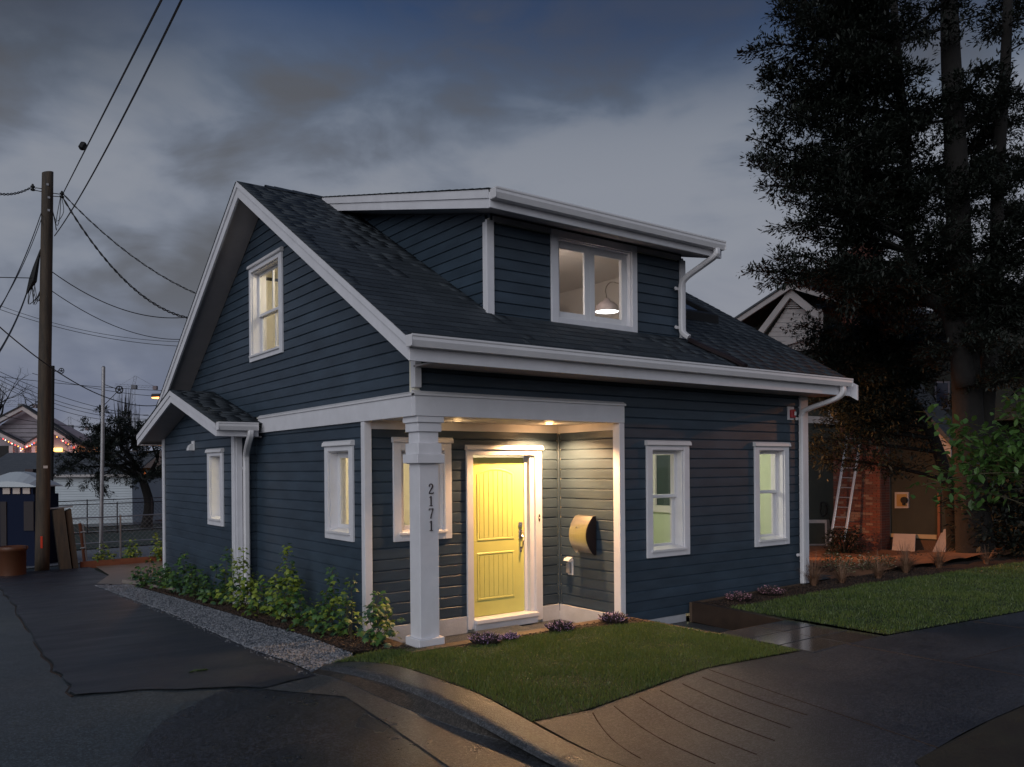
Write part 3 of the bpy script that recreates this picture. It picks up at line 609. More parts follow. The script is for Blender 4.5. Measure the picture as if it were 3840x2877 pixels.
# gutters, fascia and downspouts
def gutter(x0, x1, y, zt, parent=house, w_=.115):
    b = MB(); pr = [(0, zt - .115), (0, zt), (-.006, zt), (-.006, zt - .10), (-w_ + .03, zt - .10), (-w_ + .012, zt - .055), (-w_ + .014, zt - .02), (-w_ + .008, zt - .012), (-w_ + .004, zt), (-w_ - .004, zt), (-w_ - .004, zt - .018), (-w_ + .004, zt - .028), (-w_ + .002, zt - .058), (-w_ + .022, zt - .115)]
    b.loft([[(x, y + a, z) for a, z in pr] for x in (x0, x1)]); b.box(x0 - .002, x0 + .002, y - w_, y, zt - .11, zt - .004); b.box(x1 - .002, x1 + .002, y - w_, y, zt - .11, zt - .004); return b.build('gutter', gutter_m, parent)
b = MB(); b.cbox(-.374, 7.083, EY - .022, EY + .0, 2.845, 3.05, .003); b.build('fascia', white_m, house); gutter(-.41, 6.97, EY - .024, 3.085)
def rectsweep(b, pts, w2, d2):
    pts = [Vector(p) for p in pts]; rg = []
    for i, p in enumerate(pts):
        t = (pts[min(i + 1, len(pts) - 1)] - pts[max(i - 1, 0)]).normalized(); a = Vector((1, 0, 0)) if abs(t.x) < .9 else Vector((0, 1, 0))
        a = (a - t * a.dot(t)).normalized(); c = t.cross(a)
        rg.append([p + a * (w2 * u) + c * (d2 * v) for u, v in ((-1, -.6), (-.6, -1), (-.2, -.93), (.2, -.93), (.6, -1), (1, -.6), (1, .6), (.6, 1), (-.6, 1), (-1, .6))])
    b.loft(rg)
def downspout(pts, straps, w2=.044, d2=.034, sx=-1, axis='x'):
    b = MB(); rectsweep(b, cmr(pts, 5), w2, d2); ds = b.build('downspout', gutter_m, house)
    for (x, y, z) in straps:
        b = MB(); b.cbox(x - w2 - .045, x + w2 + .01, y + d2 + .001, y + d2 + .006, z - .02, z + .02, .001); n = 10
        b.tube([(x - w2 - .04, y + d2 + .006, z), (x - w2 - .04, y + d2 - .004, z)], .024, n); b.build('strap', gutter_m, ds)
    return ds
downspout([(6.80, -.605, 2.97), (6.80, -.605, 2.88), (6.77, -.50, 2.79), (6.63, -.14, 2.66), (6.60, -.06, 2.58), (6.60, -.055, 2.4), (6.60, -.055, 1.2), (6.60, -.055, .06)], [(6.60, -.055, 2.52), (6.60, -.055, .48)])
# ---- shingles
tabs = {}
unit = {}
for mi, m_ in enumerate(shing_m):
    me = bpy.data.meshes.new('shingle'); me.from_pydata([(0, 0, .0), (1, 0, .0), (1, .17, -.004), (0, .17, -.004), (0, 0, .009), (1, 0, .009), (1, .17, .001), (0, .17, .001)], [], [(0, 3, 2, 1), (4, 5, 6, 7), (0, 1, 5, 4), (1, 2, 6, 5), (2, 3, 7, 6), (3, 0, 4, 7)]); me.materials.append(m_); unit[mi] = me
def shingles(parent, O, U, V, rects, lift=.0, expo=.143, wmin=.20, wmax=.36, zsc=.8):
    O, U, V = Vector(O), Vector(U).normalized(), Vector(V).normalized(); Nn = U.cross(V).normalized()
    if Nn.z < 0: Nn = -Nn; 
    v0 = min(r[2] for r in rects); v1 = max(r[3] for r in rects); v = v0; row = 0
    while v < v1 - .02:
        for (a0, a1, b0, b1) in rects:
            if v < b0 - .01 or v > b1 - .03: continue
            u = a0 - random.uniform(0, .1)
            while u < a1 - .01:
                w_ = random.uniform(wmin, wmax); ua, ub = max(u, a0), min(u + w_, a1); u += w_
                if ub - ua < .02: continue
                wd = (ub - ua) - .003; jit = random.choice((0, 0, .0015)); Mx = Matrix.Identity(4)
                base = O + U * ua + V * (v - .010 + random.uniform(-.002, .002)) + Nn * (lift + jit + .002)
                sy = min(1, (b1 - v + .02) / .17)
                for i in range(3): Mx[i][0] = U[i]; Mx[i][1] = V[i]; Mx[i][2] = Nn[i]; Mx[i][3] = base[i]
                tabs.setdefault(parent.name, (parent, []))[1].append((Mx @ Matrix.Diagonal((wd, sy, zsc, 1)), random.choice((0, 1, 1, 2)), wd / (base - CP).length ** 2 * abs(Nn.dot((CP - base).normalized()))))
        v += expo; row += 1
def flush_shingles(groups, limit=300):
    al = [(t, p) for g_ in groups for p, ts in [tabs[g_]] for t in ts]; al.sort(key=lambda q: -q[0][2])
    for (Mx, mi, _), p in al[:limit]:
        o = bpy.data.objects.new('shingle', unit[mi]); COL.objects.link(o); o.parent = p
        o.matrix_basis = Matrix.Translation(-wl(p)) @ Mx
    rest = {}
    for (Mx, mi, _), p in al[limit:]: rest.setdefault(p.name, (p, []))[1].append((Mx, mi))
    base = np.array([tuple(v.co) for v in unit[0].vertices]); fc = np.array([tuple(f.vertices) for f in unit[0].polygons])
    for p, ts in rest.values():
        vs = []; fs = []; ms = []
        for i, (Mx, mi) in enumerate(ts):
            A = np.array(Mx); vs.append(base @ A[:3, :3].T + A[:3, 3] - np.array(wl(p))); fs.append(fc + 8 * i); ms += [mi] * 6
        o = np_mesh('shingle_field', np.vstack(vs), np.vstack(fs), shing_m, p, wl(p), ms); o['kind'] = 'stuff'
sl_ = sqrt(1 + .585 ** 2); Vf = (0, 1 / sl_, .585 / sl_); slr = sqrt(1 + .617 ** 2); Vr = (0, -1 / slr, .617 / slr)
Lf = (RY - EY) * sl_; Ld = (.34 - EY) * sl_
shingles(roof, (0, EY - .03, zf(EY - .03)), (1, 0, 0), Vf, [(-.40, 1.19, 0, Lf), (1.19, 4.46, 0, Ld), (4.46, 7.14, 0, Lf)])
shingles(roof, (0, EYR + .03, zr(EYR + .03)), (1, 0, 0), Vr, [(-.40, .6, 0, (EYR - RY) * slr)])
# ridge caps, starting a little in from the rake
b = MB()
for i in range(9):
    x = .02 + i * .14; h = .018 + .004 * (i % 2)
    for sgn, f in ((-1, zf), (1, zr)):
        ya, yb = RY, RY + sgn * .13; b.add([(x, ya, f(ya) + h), (x + .3, ya, f(ya) + h - .006), (x + .3, yb, f(yb) + h - .006), (x, yb, f(yb) + h), (x, ya, f(ya) + h + .008), (x + .3, ya, f(ya) + h), (x + .3, yb, f(yb) + h), (x, yb, f(yb) + h + .008)], [(0, 3, 2, 1), (4, 5, 6, 7), (0, 1, 5, 4), (1, 2, 6, 5), (2, 3, 7, 6), (3, 0, 4, 7)])
b.build('ridge_cap', shing_m[0], roof)['kind'] = 'stuff'
b = MB(); b.prism([(-.37, EY + .02, zf(EY + .02) + .02), (-.16, EY + .12, zf(EY + .12) + .03), (.30, EY + .02, zf(EY) + .05), (.28, EY - .04, zf(EY) + .02)], (0, 0, .01)); b.build('starter_tab', shing_m[0], roof)
# ---- dormer
DX0, DX1, DY0 = .8665, 4.69, -.112
def zd(y): return 4.835 + .2485 * (y - DY0)
b = MB(); slab(b, DX0 + .01, DX1 - .01, DY0, RY, zd, .012, .06); droof = b.build('dormer_roof', deck_m, house)
b = MB(); slab(b, DX0 + .03, DX1 - .03, DY0 + .02, RY - .2, zd, .185, .20); b.build('dormer_soffit', soffit_m, house)
for xo, xi in ((DX0, DX0 + .03), (DX1, DX1 - .03)):
    s = 1 if xo < 2 else -1
    rake(xo, xi, zd, DY0, 4.25, .014, .205); rake(xo - .016 * s, xo - .001 * s, zd, DY0 - .01, 4.33, .008, .10, 'shadow_board')
b = MB(); b.cbox(DX0, DX1, DY0 - .022, DY0, 4.632, 4.80, .003); b.build('dormer_fascia', white_m, house); gutter(DX0 + .0, DX1 - .05, DY0 - .024, 4.83)
dl = sqrt(1 + .2485 ** 2); shingles(droof, (0, DY0 - .03, zd(DY0 - .03)), (1, 0, 0), (0, 1 / dl, .2485 / dl), [(DX0 - .03, DX1 + .03, 0, (RY - DY0) * dl)], expo=.16)
dwf = wall('x', .34, 1.20, 4.44, 3.40, 4.70, [WD], name='dormer_wall', thick=.08)
siding(dwf, 'x', .34, 1.232, 4.372, 3.555, 4.665, [(2.17, 3.46, 3.63, 4.8)])
b = MB(); b.prism([(1.215, .36, 3.55), (1.215, 4.3, 5.85), (1.215, 4.3, zd(4.3) - .15), (1.215, .36, zd(.36) - .19)], (.08, 0, 0)); cheek = b.build('dormer_cheek', siding_m, house)
b = MB(); b.prism([(4.36, .36, 3.55), (4.36, 4.3, 5.85), (4.36, 4.3, zd(4.3) - .15), (4.36, .36, zd(.36) - .19)], (.08, 0, 0)); b.build('dormer_cheek', siding_m, house)
siding(cheek, 'y', 1.195, lambda z: max(.42, (z + .215 - 4.835) / .2485 - .112), lambda z: min(4.3, (z + .03 - RZ) / .585 + RY), 3.66, zd(4.2) - .21)
b = MB(); b.cbox(1.13, 1.232, .31, .345, 3.558, 4.66, .003); b.cbox(1.165, 1.195, .3455, .45, 3.57, 4.66, .003); b.build('dormer_corner_board', white_m, house)
b = MB(); b.cbox(4.372, 4.468, .308, .345, 3.563, 4.66, .003); b.cbox(4.44, 4.468, .346, .45, 3.57, 4.7, .003); b.build('dormer_corner_board', white_m, house)
b = MB(); b.box(1.232, 2.084, .322, .338, 4.655, 4.72); b.box(3.536, 4.372, .322, .338, 4.655, 4.72); b.build('dormer_frieze', soffit_m, house)
downspout([(4.50, DY0 - .085, 4.73), (4.50, DY0 - .085, 4.64), (4.47, .0, 4.54), (4.36, .19, 4.40), (4.335, .255, 4.30), (4.335, .262, 4.1), (4.335, .262, 3.72), (4.345, .235, 3.63), (4.37, .17, 3.575)], [(4.335, .262, 4.25), (4.335, .262, 3.72)])
b = MB(); rectsweep(b, cmr([(4.38, .16, zf(.16) + .05), (4.42, .0, zf(0) + .05), (4.60, -.36, zf(-.36) + .055), (4.63, -.46, zf(-.46) + .05), (4.63, -.55, zf(-.5) + .02)], 4), .045, .032); b.build('drain_pipe', darkmetal_m, house)
# skylight on the roof right of the dormer
b = MB()
def sk(x0, x1, ya, yb, t0, t1): slab(b, x0, x1, ya, yb, zf, -t1, -t0)
sk(5.30, 5.38, 1.15, 2.15, .01, .14); sk(6.10, 6.18, 1.15, 2.15, .01, .14); sk(5.38, 6.10, 1.15, 1.24, .01, .14); sk(5.38, 6.10, 2.06, 2.15, .01, .14); skl = b.build('skylight', black_m, house)
b = MB(); b.add([(5.38, 1.24, zf(1.24) + .10), (6.10, 1.24, zf(1.24) + .10), (6.10, 2.06, zf(2.06) + .10), (5.38, 2.06, zf(2.06) + .10)], [(0, 1, 2, 3)]); b.build('pane', glass_m, skl); b = MB(); slab(b, 5.385, 6.095, 1.245, 2.055, zf, .02, .03); b.build('skylight_well', material('glowing_skylight_well', (.8, .76, .6), .7, emit=(1.0, .88, .6), estr=1.6), skl)  # well surface emits a cream glow, standing in for room light below
# ---- bump-out roof
BR, BZ, BX0 = 6.93, 3.155, -.67
def bf(y): return BZ - .268 * (BR - y)
def br(y): return BZ - .268 * (y - BR)
b = MB(); slab(b, BX0 + .01, .03, 4.50, BR, bf, .012, .06); slab(b, BX0 + .01, .03, BR, 9.38, br, .012, .06); broof = b.build('bay_roof', deck_m, house)
b = MB(); slab(b, BX0 + .03, -.27, 4.53, BR, bf, .17, .185); slab(b, BX0 + .03, -.27, BR, 9.35, br, .17, .185); b.box(BX0 + .03, -.0, 9.1, 9.36, 2.30, 2.315); b.box(-.267, -.0, 4.53, 4.873, 2.30, 2.315); b.build('bay_soffit', soffit_m, house)
def brake(f, ya, yb, t0, t1, x0, x1, nm):
    b = MB(); b.prism([(x0, ya, f(ya) - t0), (x0, yb, f(yb) - t0), (x0, yb, f(yb) - t1), (x0, ya, f(ya) - t1)], (x1 - x0, 0, 0)); b.build(nm, white_m, house)
brake(bf, 4.50, BR, .014, .20, BX0, BX0 + .03, 'bay_rake_board'); brake(br, BR + .001, 9.38, .014, .20, BX0, BX0 + .03, 'bay_rake_board')
brake(bf, 4.49, BR, .008, .09, BX0 - .016, BX0 - .001, 'shadow_board'); brake(br, BR + .001, 9.39, .008, .09, BX0 - .016, BX0 - .001, 'shadow_board')
b = MB(); b.cbox(BX0, -.06, 4.478, 4.50, 2.305, 2.46, .003); b.build('bay_fascia', white_m, house); gutter(BX0 + .0, -.10, 4.476, 2.505)
b = MB(); b.cbox(BX0, .0, 9.38, 9.40, 2.30, 2.46, .003); b.build('bay_fascia', white_m, house)
bl = sqrt(1 + .268 ** 2)
shingles(broof, (0, 4.47, bf(4.47)), (1, 0, 0), (0, 1 / bl, .268 / bl), [(BX0 - .03, .03, 0, (BR - 4.47) * bl)], zsc=.4); shingles(broof, (0, 9.41, br(9.41)), (1, 0, 0), (0, -1 / bl, .268 / bl), [(BX0 - .03, .03, 0, (9.41 - BR) * bl)], zsc=.4)
downspout([(-.20, 4.42, 2.42), (-.20, 4.42, 2.32), (-.19, 4.55, 2.20), (-.145, 4.77, 2.06), (-.135, 4.81, 1.96), (-.135, 4.81, 1.8), (-.135, 4.81, .5), (-.135, 4.81, -.2)], [(-.135, 4.81, 1.85)])
# vent hood on the bay wall
b = MB(); vy, vz = 7.08, 2.16
b.loft([[(-.27 - .10 * sin(t), vy + s * .065, vz + .12 * cos(t) + 0) for t in [0, .4, .8, 1.2, pi / 2]] + [(-.27, vy + s * .065, vz)] for s in (-1, 1)]); b.box(-.285, -.27, vy - .075, vy + .075, vz, vz + .16); tag(b.build('vent_hood', vinyl_m, house))
flush_boards(); flush_shingles([roof.name, droof.name, broof.name])
# ---- rooms behind the windows
def room(x0, x1, y0, y1, z0, z1, mats=(room_m,) * 6, t=.03):
    b = MB()
    for i, bx in enumerate(((x0 - t, x0, y0, y1, z0, z1), (x1, x1 + t, y0, y1, z0, z1), (x0, x1, y0 - t, y0, z0, z1), (x0, x1, y1, y1 + t, z0, z1), (x0, x1, y0, y1, z0 - t, z0), (x0, x1, y0, y1, z1, z1 + t))):
        if mats[i] is None: continue
        b.mi = i; b.box(*bx)
    return b.build('room_lining', [m or room_m for m in mats], house)
room(2.99, 6.75, .16, 3.4, -.2, 2.34, (room_m, green_m, None, green_m, floorin_m, room_m))
room(.16, 2.93, 1.36, 4.80, -.2, 2.34, (None, room_m, None, room_m, floorin_m, room_m))
room(-.13, 2.0, 5.03, 8.7, -.4, 2.34, (None, room_m, room_m, room_m, floorin_m, room_m))
room(.16, 1.18, 2.9, 5.9, 3.1, 4.98, (None, room_m, room_m, room_m, floorin_m, room_m))
atticp = material('attic_paint', (.72, .66, .62), .8)
room(1.32, 4.34, .44, 3.3, 3.56, 4.64, (atticp, atticp, None, atticp, floorin_m, atticp))
# window seen on the far side of the front room, stair stringer behind the porch window
b = MB(); b.box(6.70, 6.748, 2.2, 2.32, 1.0, 2.15); b.box(6.70, 6.748, 3.05, 3.17, 1.0, 2.15); b.box(6.70, 6.748, 2.32, 3.05, 2.03, 2.15); b.box(6.70, 6.748, 2.32, 3.05, 1.0, 1.12); b.box(6.71, 6.74, 2.6, 2.66, 1.12, 2.03); iw = b.build('inner_window_frame', vinyl_m, house)
b = MB(); b.box(6.735, 6.747, 2.325, 3.045, 1.125, 2.025); b.build('pane', material('dark_pane', (.03, .05, .06), .1), iw)
b = MB(); b.prism([(.9, 2.2, 1.0), (2.4, 2.2, -.1), (2.4, 2.2, .12), (.9, 2.2, 1.25)], (0, .05, 0)); b.build('stair_stringer', white_m, house)
# ------------------------------------------------------------------ things on and inside the house
t = thing('mailbox', 'curved brushed steel wall mailbox beside the yellow front door', 'mailbox', (2.915, .66, .70))
Ya, Yb = .475, .80
def mprof(z0, z1, n=12, off=0.):                              # bulging front, towards -X
    out = []
    for i in range(n + 1):
        z = z0 + (z1 - z0) * i / n; u = (z - .70) / .50; out.append((2.90 - .165 * sin(pi * min(1, max(0, u * .90 + .06))) ** .8 - off, z))
    return out
pf = mprof(.715, 1.075)
b = MB(); b.loft([[(x, yy, z) for x, z in pf + [(2.90, 1.075), (2.90, .715)]] for yy in (Ya, Yb)]); b.build('body', steel_m, t)
pf = mprof(1.076, 1.185, off=.004); b = MB(); b.loft([[(x, yy, z) for x, z in pf + [(2.905, 1.195), (2.905, 1.076)]] for yy in (Ya - .006, Yb + .003)]); b.build('lid', steel_m, t)
b = MB(); n = 12; b.tube([(2.745, .66, 1.045), (2.732, .66, 1.045)], .010, n); b.build('lock', nickel_m, t)
b = MB(); pf = mprof(.69, 1.19); 
b.prism([(x, Ya - .0065, z) for x, z in pf] + [(2.905, Ya - .0065, 1.19), (2.905, Ya - .0065, .69)], (0, -.008, 0)); b.build('side_panel', darkmetal_m, t)
b = MB(); b.tube([(2.83, .74, .722), (2.83, .74, .705)], .02, 10); b.build('foot', nickel_m, t)
t = thing('outdoor_outlet', 'small white covered power outlet low on the porch wall', 'outlet', (2.915, 1.0, .38))
b = MB(); b.cbox(2.905, 2.924, .93, 1.03, .385, .60, .003); b.build('plate', vinyl_m, t)
b = MB(); b.prism([(2.905, .925, .625), (2.845, .925, .60), (2.835, .925, .575), (2.905, .925, .575)], (0, .11, 0)); b.build('hood', vinyl_m, t)
b = MB(); b.cbox(2.86, 2.905, .945, 1.015, .41, .55, .008); b.build('cover', material('smoky_plastic', (.25, .24, .24), .2), t)
t = thing('fire_alarm', 'small red alarm strobe on a white plate under the eave corner', 'alarm', (6.43, .0, 2.50))
b = MB(); b.cbox(6.355, 6.495, .005, .03, 2.50, 2.70, .003); b.build('plate', white_m, t); b = MB(); b.cbox(6.385, 6.485, -.035, .004, 2.53, 2.655, .008); b.build('body', material('red_plastic', (.42, .02, .03), .4), t)
b = MB(); b.cbox(6.435, 6.48, -.055, -.036, 2.565, 2.625, .008); b.build('lens', material('clear_lens', (.7, .7, .72), .1), t)
t = thing('desk_lamp', 'white dome lamp glowing behind the right pane of the upstairs window', 'lamp', (3.63, 1.0, 3.97))
b = MB(); n = 20; b.loft([[(3.63 + r * cos(2 * pi * k / n), 1.0 + r * sin(2 * pi * k / n), 3.975 + z) for k in range(n)] for r, z in ((.165, 0), (.160, .045), (.142, .09), (.105, .125), (.055, .148), (.035, .18), (.012, .185))], caps=False); b.build('shade', material('white_shade', (.6, .5, .5), .4), t, smooth=True)
b = MB(); b.loft([[(3.63 + .158 * cos(2 * pi * k / n), 1.0 + .158 * sin(2 * pi * k / n), z) for k in range(n)] for z in (3.978, 3.983)]); b.build('bulb_disc', material('lamp_glow', (1, 1, 1), .5, emit=(.92, 1, .98), estr=5.), t)
b = MB(); b.tube(cmr([(3.63, 1.0, 4.16), (3.61, 1.0, 4.28), (3.68, 1.0, 4.38), (3.80, 1.0, 4.40), (3.95, 1.0, 4.3), (4.0, 1.0, 3.6)], 4), .007, 6); b.build('arm', nickel_m, t)
t = thing('clothes_pile', 'blue and purple clothes seen behind the upstairs window lamp', 'clothes', (3.1, 1.5, 3.56))
for i, (x, y, h, c) in enumerate(((3.15, 1.7, .62, (.16, .08, .14)), (3.30, 1.5, .42, (.02, .035, .09)), (3.55, 1.5, .33, (.04, .13, .26)), (2.85, 1.9, .36, (.10, .13, .2)), (3.8, 1.6, .34, (.05, .12, .25)))):
    b = MB(); n = 9; b.loft([[(x + (.12 - .09 * q ** 2) * cos(2 * pi * k / n) * (1 + .25 * noise.noise(Vector((k, i, q * 3)))), y + (.08 - .05 * q) * sin(2 * pi * k / n), 3.56 + h * q) for k in range(n)] for q in (0, .3, .6, .85, 1)]); b.build('garment', material('cloth', c, .9), t)
# timber edging round the entry
def plank(name, lab, pts, z1, h, w_, mat, cat='edging', grp=None):
    b = MB(); a, c = Vector((*pts[0], 0)), Vector((*pts[1], 0)); dd = (c - a).normalized(); n_ = Vector((-dd.y, dd.x, 0)) * w_
    za, zb_ = (z1, z1) if isinstance(z1, (int, float)) else z1
    q = [a, c, c + n_, a + n_]; zz_ = [za, zb_, zb_, za]
    b.add([(p.x, p.y, z - h) for p, z in zip(q, zz_)] + [(p.x, p.y, z) for p, z in zip(q, zz_)], [(0, 3, 2, 1), (4, 5, 6, 7), (0, 1, 5, 4), (1, 2, 6, 5), (2, 3, 7, 6), (3, 0, 4, 7)])
    return tag(b.build(name, mat), lab, cat, grp)
plank('timber_edging', 'flat wet timber board under the porch post along the lawn bed', [(-.13, -.125), (2.93, -.125)], -.030, .16, .15, timber_m)
plank('timber_edging', 'timber board along the open left side of the porch by the shrubs', [(.02, .03), (.02, 1.19)], -.034, .16, .145, timber_m)
plank('timber_edging', 'timber board between the left lawn and the sunken entry', [(2.95, -1.48), (2.95, -.12)], (-.012, -.028), .22, .075, timber_m)
plank('timber_edging', 'short timber board at the head of the wet paver path', [(2.96, -1.55), (4.22, -1.55)], -.012, .24, .08, timber_m)
plank('retaining_board', 'dark brown retaining wall board on the right of the sunken entry', [(4.20, -1.47), (4.20, -.08)], (-.004, .035), .26, .095, material('dark_brown_timber', (.030, .018, .012), .5, col2=(.05, .03, .02), vscale=6), 'retaining wall')
plank('retaining_board', 'timber board between the flower bed and the blue wall right of the entry', [(4.105, -.075), (6.60, -.04)], (.025, .045), .26, .045, timber_m, 'retaining wall')
plank('timber_edging', 'pale timber edging of the shrub bed along the bay wall', [(-.46, 7.6), (-.80, 10.0)], (-.22, -.29), .14, .04, material('pale_timber', (.22, .19, .17), .6), 'edging')
t = thing('door_landing', 'pale paver landing on the entry floor below the yellow door', 'landing', (1.9, .9, -.24)); b = MB(); b.cbox(1.42, 2.12, .68, 1.12, -.24, -.205, .004); b.build('paver', conc_m, t)
# ------------------------------------------------------------------ loose ground cover
rng = np.random.default_rng(5)
def pip(poly, x, y):
    c = np.zeros(len(x), bool); j = len(poly) - 1
    for i in range(len(poly)):
        xi, yi = poly[i]; xj, yj = poly[j]; m = ((yi > y) != (yj > y)) & (x < (xj - xi) * (y - yi) / (yj - yi + 1e-12) + xi); c ^= m; j = i
    return c
def scatter(poly, n):
    p = np.array(poly); x = rng.uniform(p[:, 0].min(), p[:, 0].max(), n); y = rng.uniform(p[:, 1].min(), p[:, 1].max(), n); k = pip(poly, x, y); return x[k], y[k]
def vz_(f, x, y): return np.array([f(float(a), float(b_)) for a, b_ in zip(x, y)])
def blades(name, poly, n, h0, h1, wd, zf_, dz, mat, lean=.5, falloff=None):
    x, y = scatter(poly, n)
    x = x + rng.normal(0, .010, len(x)); y = y + rng.normal(0, .010, len(y))
    if falloff is not None:
        k = rng.uniform(0, 1, len(x)) < falloff(x, y); x, y = x[k], y[k]
    z = vz_(zf_, x, y) + dz; m = len(x); h = rng.uniform(h0, h1, m); a = rng.uniform(0, 2 * pi, m); l = rng.uniform(0, lean, m) * h; a2 = rng.uniform(0, 2 * pi, m)
    h *= 1 + .35 * np.sin(x * 5.1 + 1.3 * np.sin(y * 3.7)) * np.sin(y * 4.3 + x)
    w_ = wd * rng.uniform(.7, 1.3, m); ca, sa = np.cos(a) * w_, np.sin(a) * w_
    v = np.stack([np.stack([x - ca, y - sa, z], 1), np.stack([x + ca, y + sa, z], 1), np.stack([x + ca * .6 + np.cos(a2) * l * .45, y + sa * .6 + np.sin(a2) * l * .45, z + h * .6], 1), np.stack([x - ca * .3 + np.cos(a2) * l, y - sa * .3 + np.sin(a2) * l, z + h], 1)], 1).reshape(-1, 3)
    f = np.arange(m * 4).reshape(m, 4); o = np_mesh(name, v, f, mat, midx=rng.integers(0, len(mat), m)); tag(o, kind='stuff'); return o
blades('lawn_grass', lawn_l, 120000, .018, .040, .0022, gz, .008, grass_m)
blades('lawn_grass', lawn_r, 170000, .020, .042, .0030, gz, .008, grass_m, falloff=lambda x, y: np.clip(1.25 - (x - 4) / 14, .25, 1))
edge = lambda x, y: np.ones_like(x)
def stones(name, poly, n, s0, s1, zf_, dz, mats, flat=.6):
    x, y = scatter(poly, n); m = len(x); z = vz_(zf_, x, y) + dz; s = rng.uniform(s0, s1, m)
    base = np.array([(1, 0, 0), (-1, 0, 0), (0, 1, 0), (0, -1, 0), (0, 0, 1), (0, 0, -1)], float); fc = np.array([(0, 2, 4), (2, 1, 4), (1, 3, 4), (3, 0, 4), (2, 0, 5), (1, 2, 5), (3, 1, 5), (0, 3, 5)])
    a = rng.uniform(0, 2 * pi, m); V = base[None] * rng.uniform(.55, 1.2, (m, 6, 1)) + rng.uniform(-.25, .25, (m, 6, 3)); V[:, :, 2] *= flat; V *= s[:, None, None]
    R_ = np.zeros((m, 3, 3)); R_[:, 0, 0] = np.cos(a); R_[:, 0, 1] = -np.sin(a); R_[:, 1, 0] = np.sin(a); R_[:, 1, 1] = np.cos(a); R_[:, 2, 2] = 1
    t_ = rng.uniform(-.6, .6, m); T = np.zeros((m, 3, 3)); T[:, 0, 0] = np.cos(t_); T[:, 0, 2] = np.sin(t_); T[:, 2, 0] = -np.sin(t_); T[:, 2, 2] = np.cos(t_); T[:, 1, 1] = 1
    V = np.einsum('mij,mkj->mki', R_ @ T, V) + np.stack([x, y, z], 1)[:, None]
    o = np_mesh(name, V.reshape(-1, 3), (fc[None] + 6 * np.arange(m)[:, None, None]).reshape(-1, 3), mats, midx=np.repeat(rng.integers(0, len(mats), m), 8)); tag(o, kind='stuff')
gm = [gravel_m, material('gravel_dark', (.07, .08, .10), .6), material('gravel_pale', (.27, .28, .31), .6)]
stones('gravel', grav, 26000, .009, .021, zs, .024, gm)
stones('gravel', [(-1.30, -.14), (-1.34, 1.2), (-1.30, 4.5), (-1.40, 8), (-1.2, 8), (-1.2, 1), (-1.1, .0)], 900, .006, .014, zs, .02, gm)
stones('mulch_chips', mulch, 15000, .008, .026, gz, .03, [soil_m, chip_m, soil_m], .35)
stones('mulch_chips', [(-.1, .12), (.4, -.24), (1.0, -.24), (1.7, -.3), (2.45, -.44), (2.86, -.62), (2.86, -.13), (-.1, -.13)], 2600, .006, .018, gz, .015, [soil_m, chip_m], .4)
stones('mulch_chips', [(4.22, -.06), (4.22, -.6), (5.94, -.64), (7.5, -.69), (10, -.8), (10, -.1), (7, -.05)], 6000, .008, .02, gz, .01, [soil_m, chip_m], .4)
# ------------------------------------------------------------------ plants
def leaf_pts(kind):
    if kind == 'lobed':       # drooping five-lobed leaf, base at the origin, tip along +X
        P_ = [(0, 0, 0), (.18, .30, -.02), (.10, .52, -.12), (.38, .34, -.04), (.52, .60, -.16), (.64, .24, -.08), (1.0, 0, -.30), (.64, -.24, -.08), (.52, -.60, -.16), (.38, -.34, -.04), (.10, -.52, -.12), (.18, -.30, -.02), (.45, 0, .03)]
        F_ = [(12, 0, 1), (12, 1, 3), (1, 2, 3), (12, 3, 5), (3, 4, 5), (12, 5, 6), (12, 6, 7), (12, 7, 9), (7, 8, 9), (12, 9, 11), (9, 10, 11), (12, 11, 0)]
    elif kind == 'oval':
        P_ = [(0, 0, 0), (.25, .20, .02), (.60, .23, .0), (1, 0, -.10), (.60, -.23, .0), (.25, -.20, .02), (.5, 0, -.05)]; F_ = [(6, 0, 1), (6, 1, 2), (6, 2, 3), (6, 3, 4), (6, 4, 5), (6, 5, 0)]
    else:
        P_ = [(0, 0, 0), (.5, .16, 0), (1, 0, 0), (.5, -.16, 0)]; F_ = [(0, 1, 2), (0, 2, 3)]
    return np.array(P_, float), np.array(F_)
def leaves(items, kind):
    """items: (pos, dir, size, roll) -> verts, faces"""
    P_, F_ = leaf_pts(kind); n = len(items); pos = np.array([i[0] for i in items], float); dr = np.array([i[1] for i in items], float); dr /= np.linalg.norm(dr, axis=1)[:, None] + 1e-9
    up = np.tile([0, 0, 1.], (n, 1)) + .5 * np.stack([np.sin([i[3] for i in items]), np.cos([i[3] for i in items]), np.zeros(n)], 1); sd = np.cross(up, dr); sd /= np.linalg.norm(sd, axis=1)[:, None] + 1e-9; up = np.cross(dr, sd)
    s = np.array([i[2] for i in items])[:, None, None]
    V = pos[:, None] + s * (P_[None, :, 0:1] * dr[:, None] + P_[None, :, 1:2] * sd[:, None] + P_[None, :, 2:3] * up[:, None])
    return V.reshape(-1, 3), (F_[None] + len(P_) * np.arange(n)[:, None, None]).reshape(-1, 3)
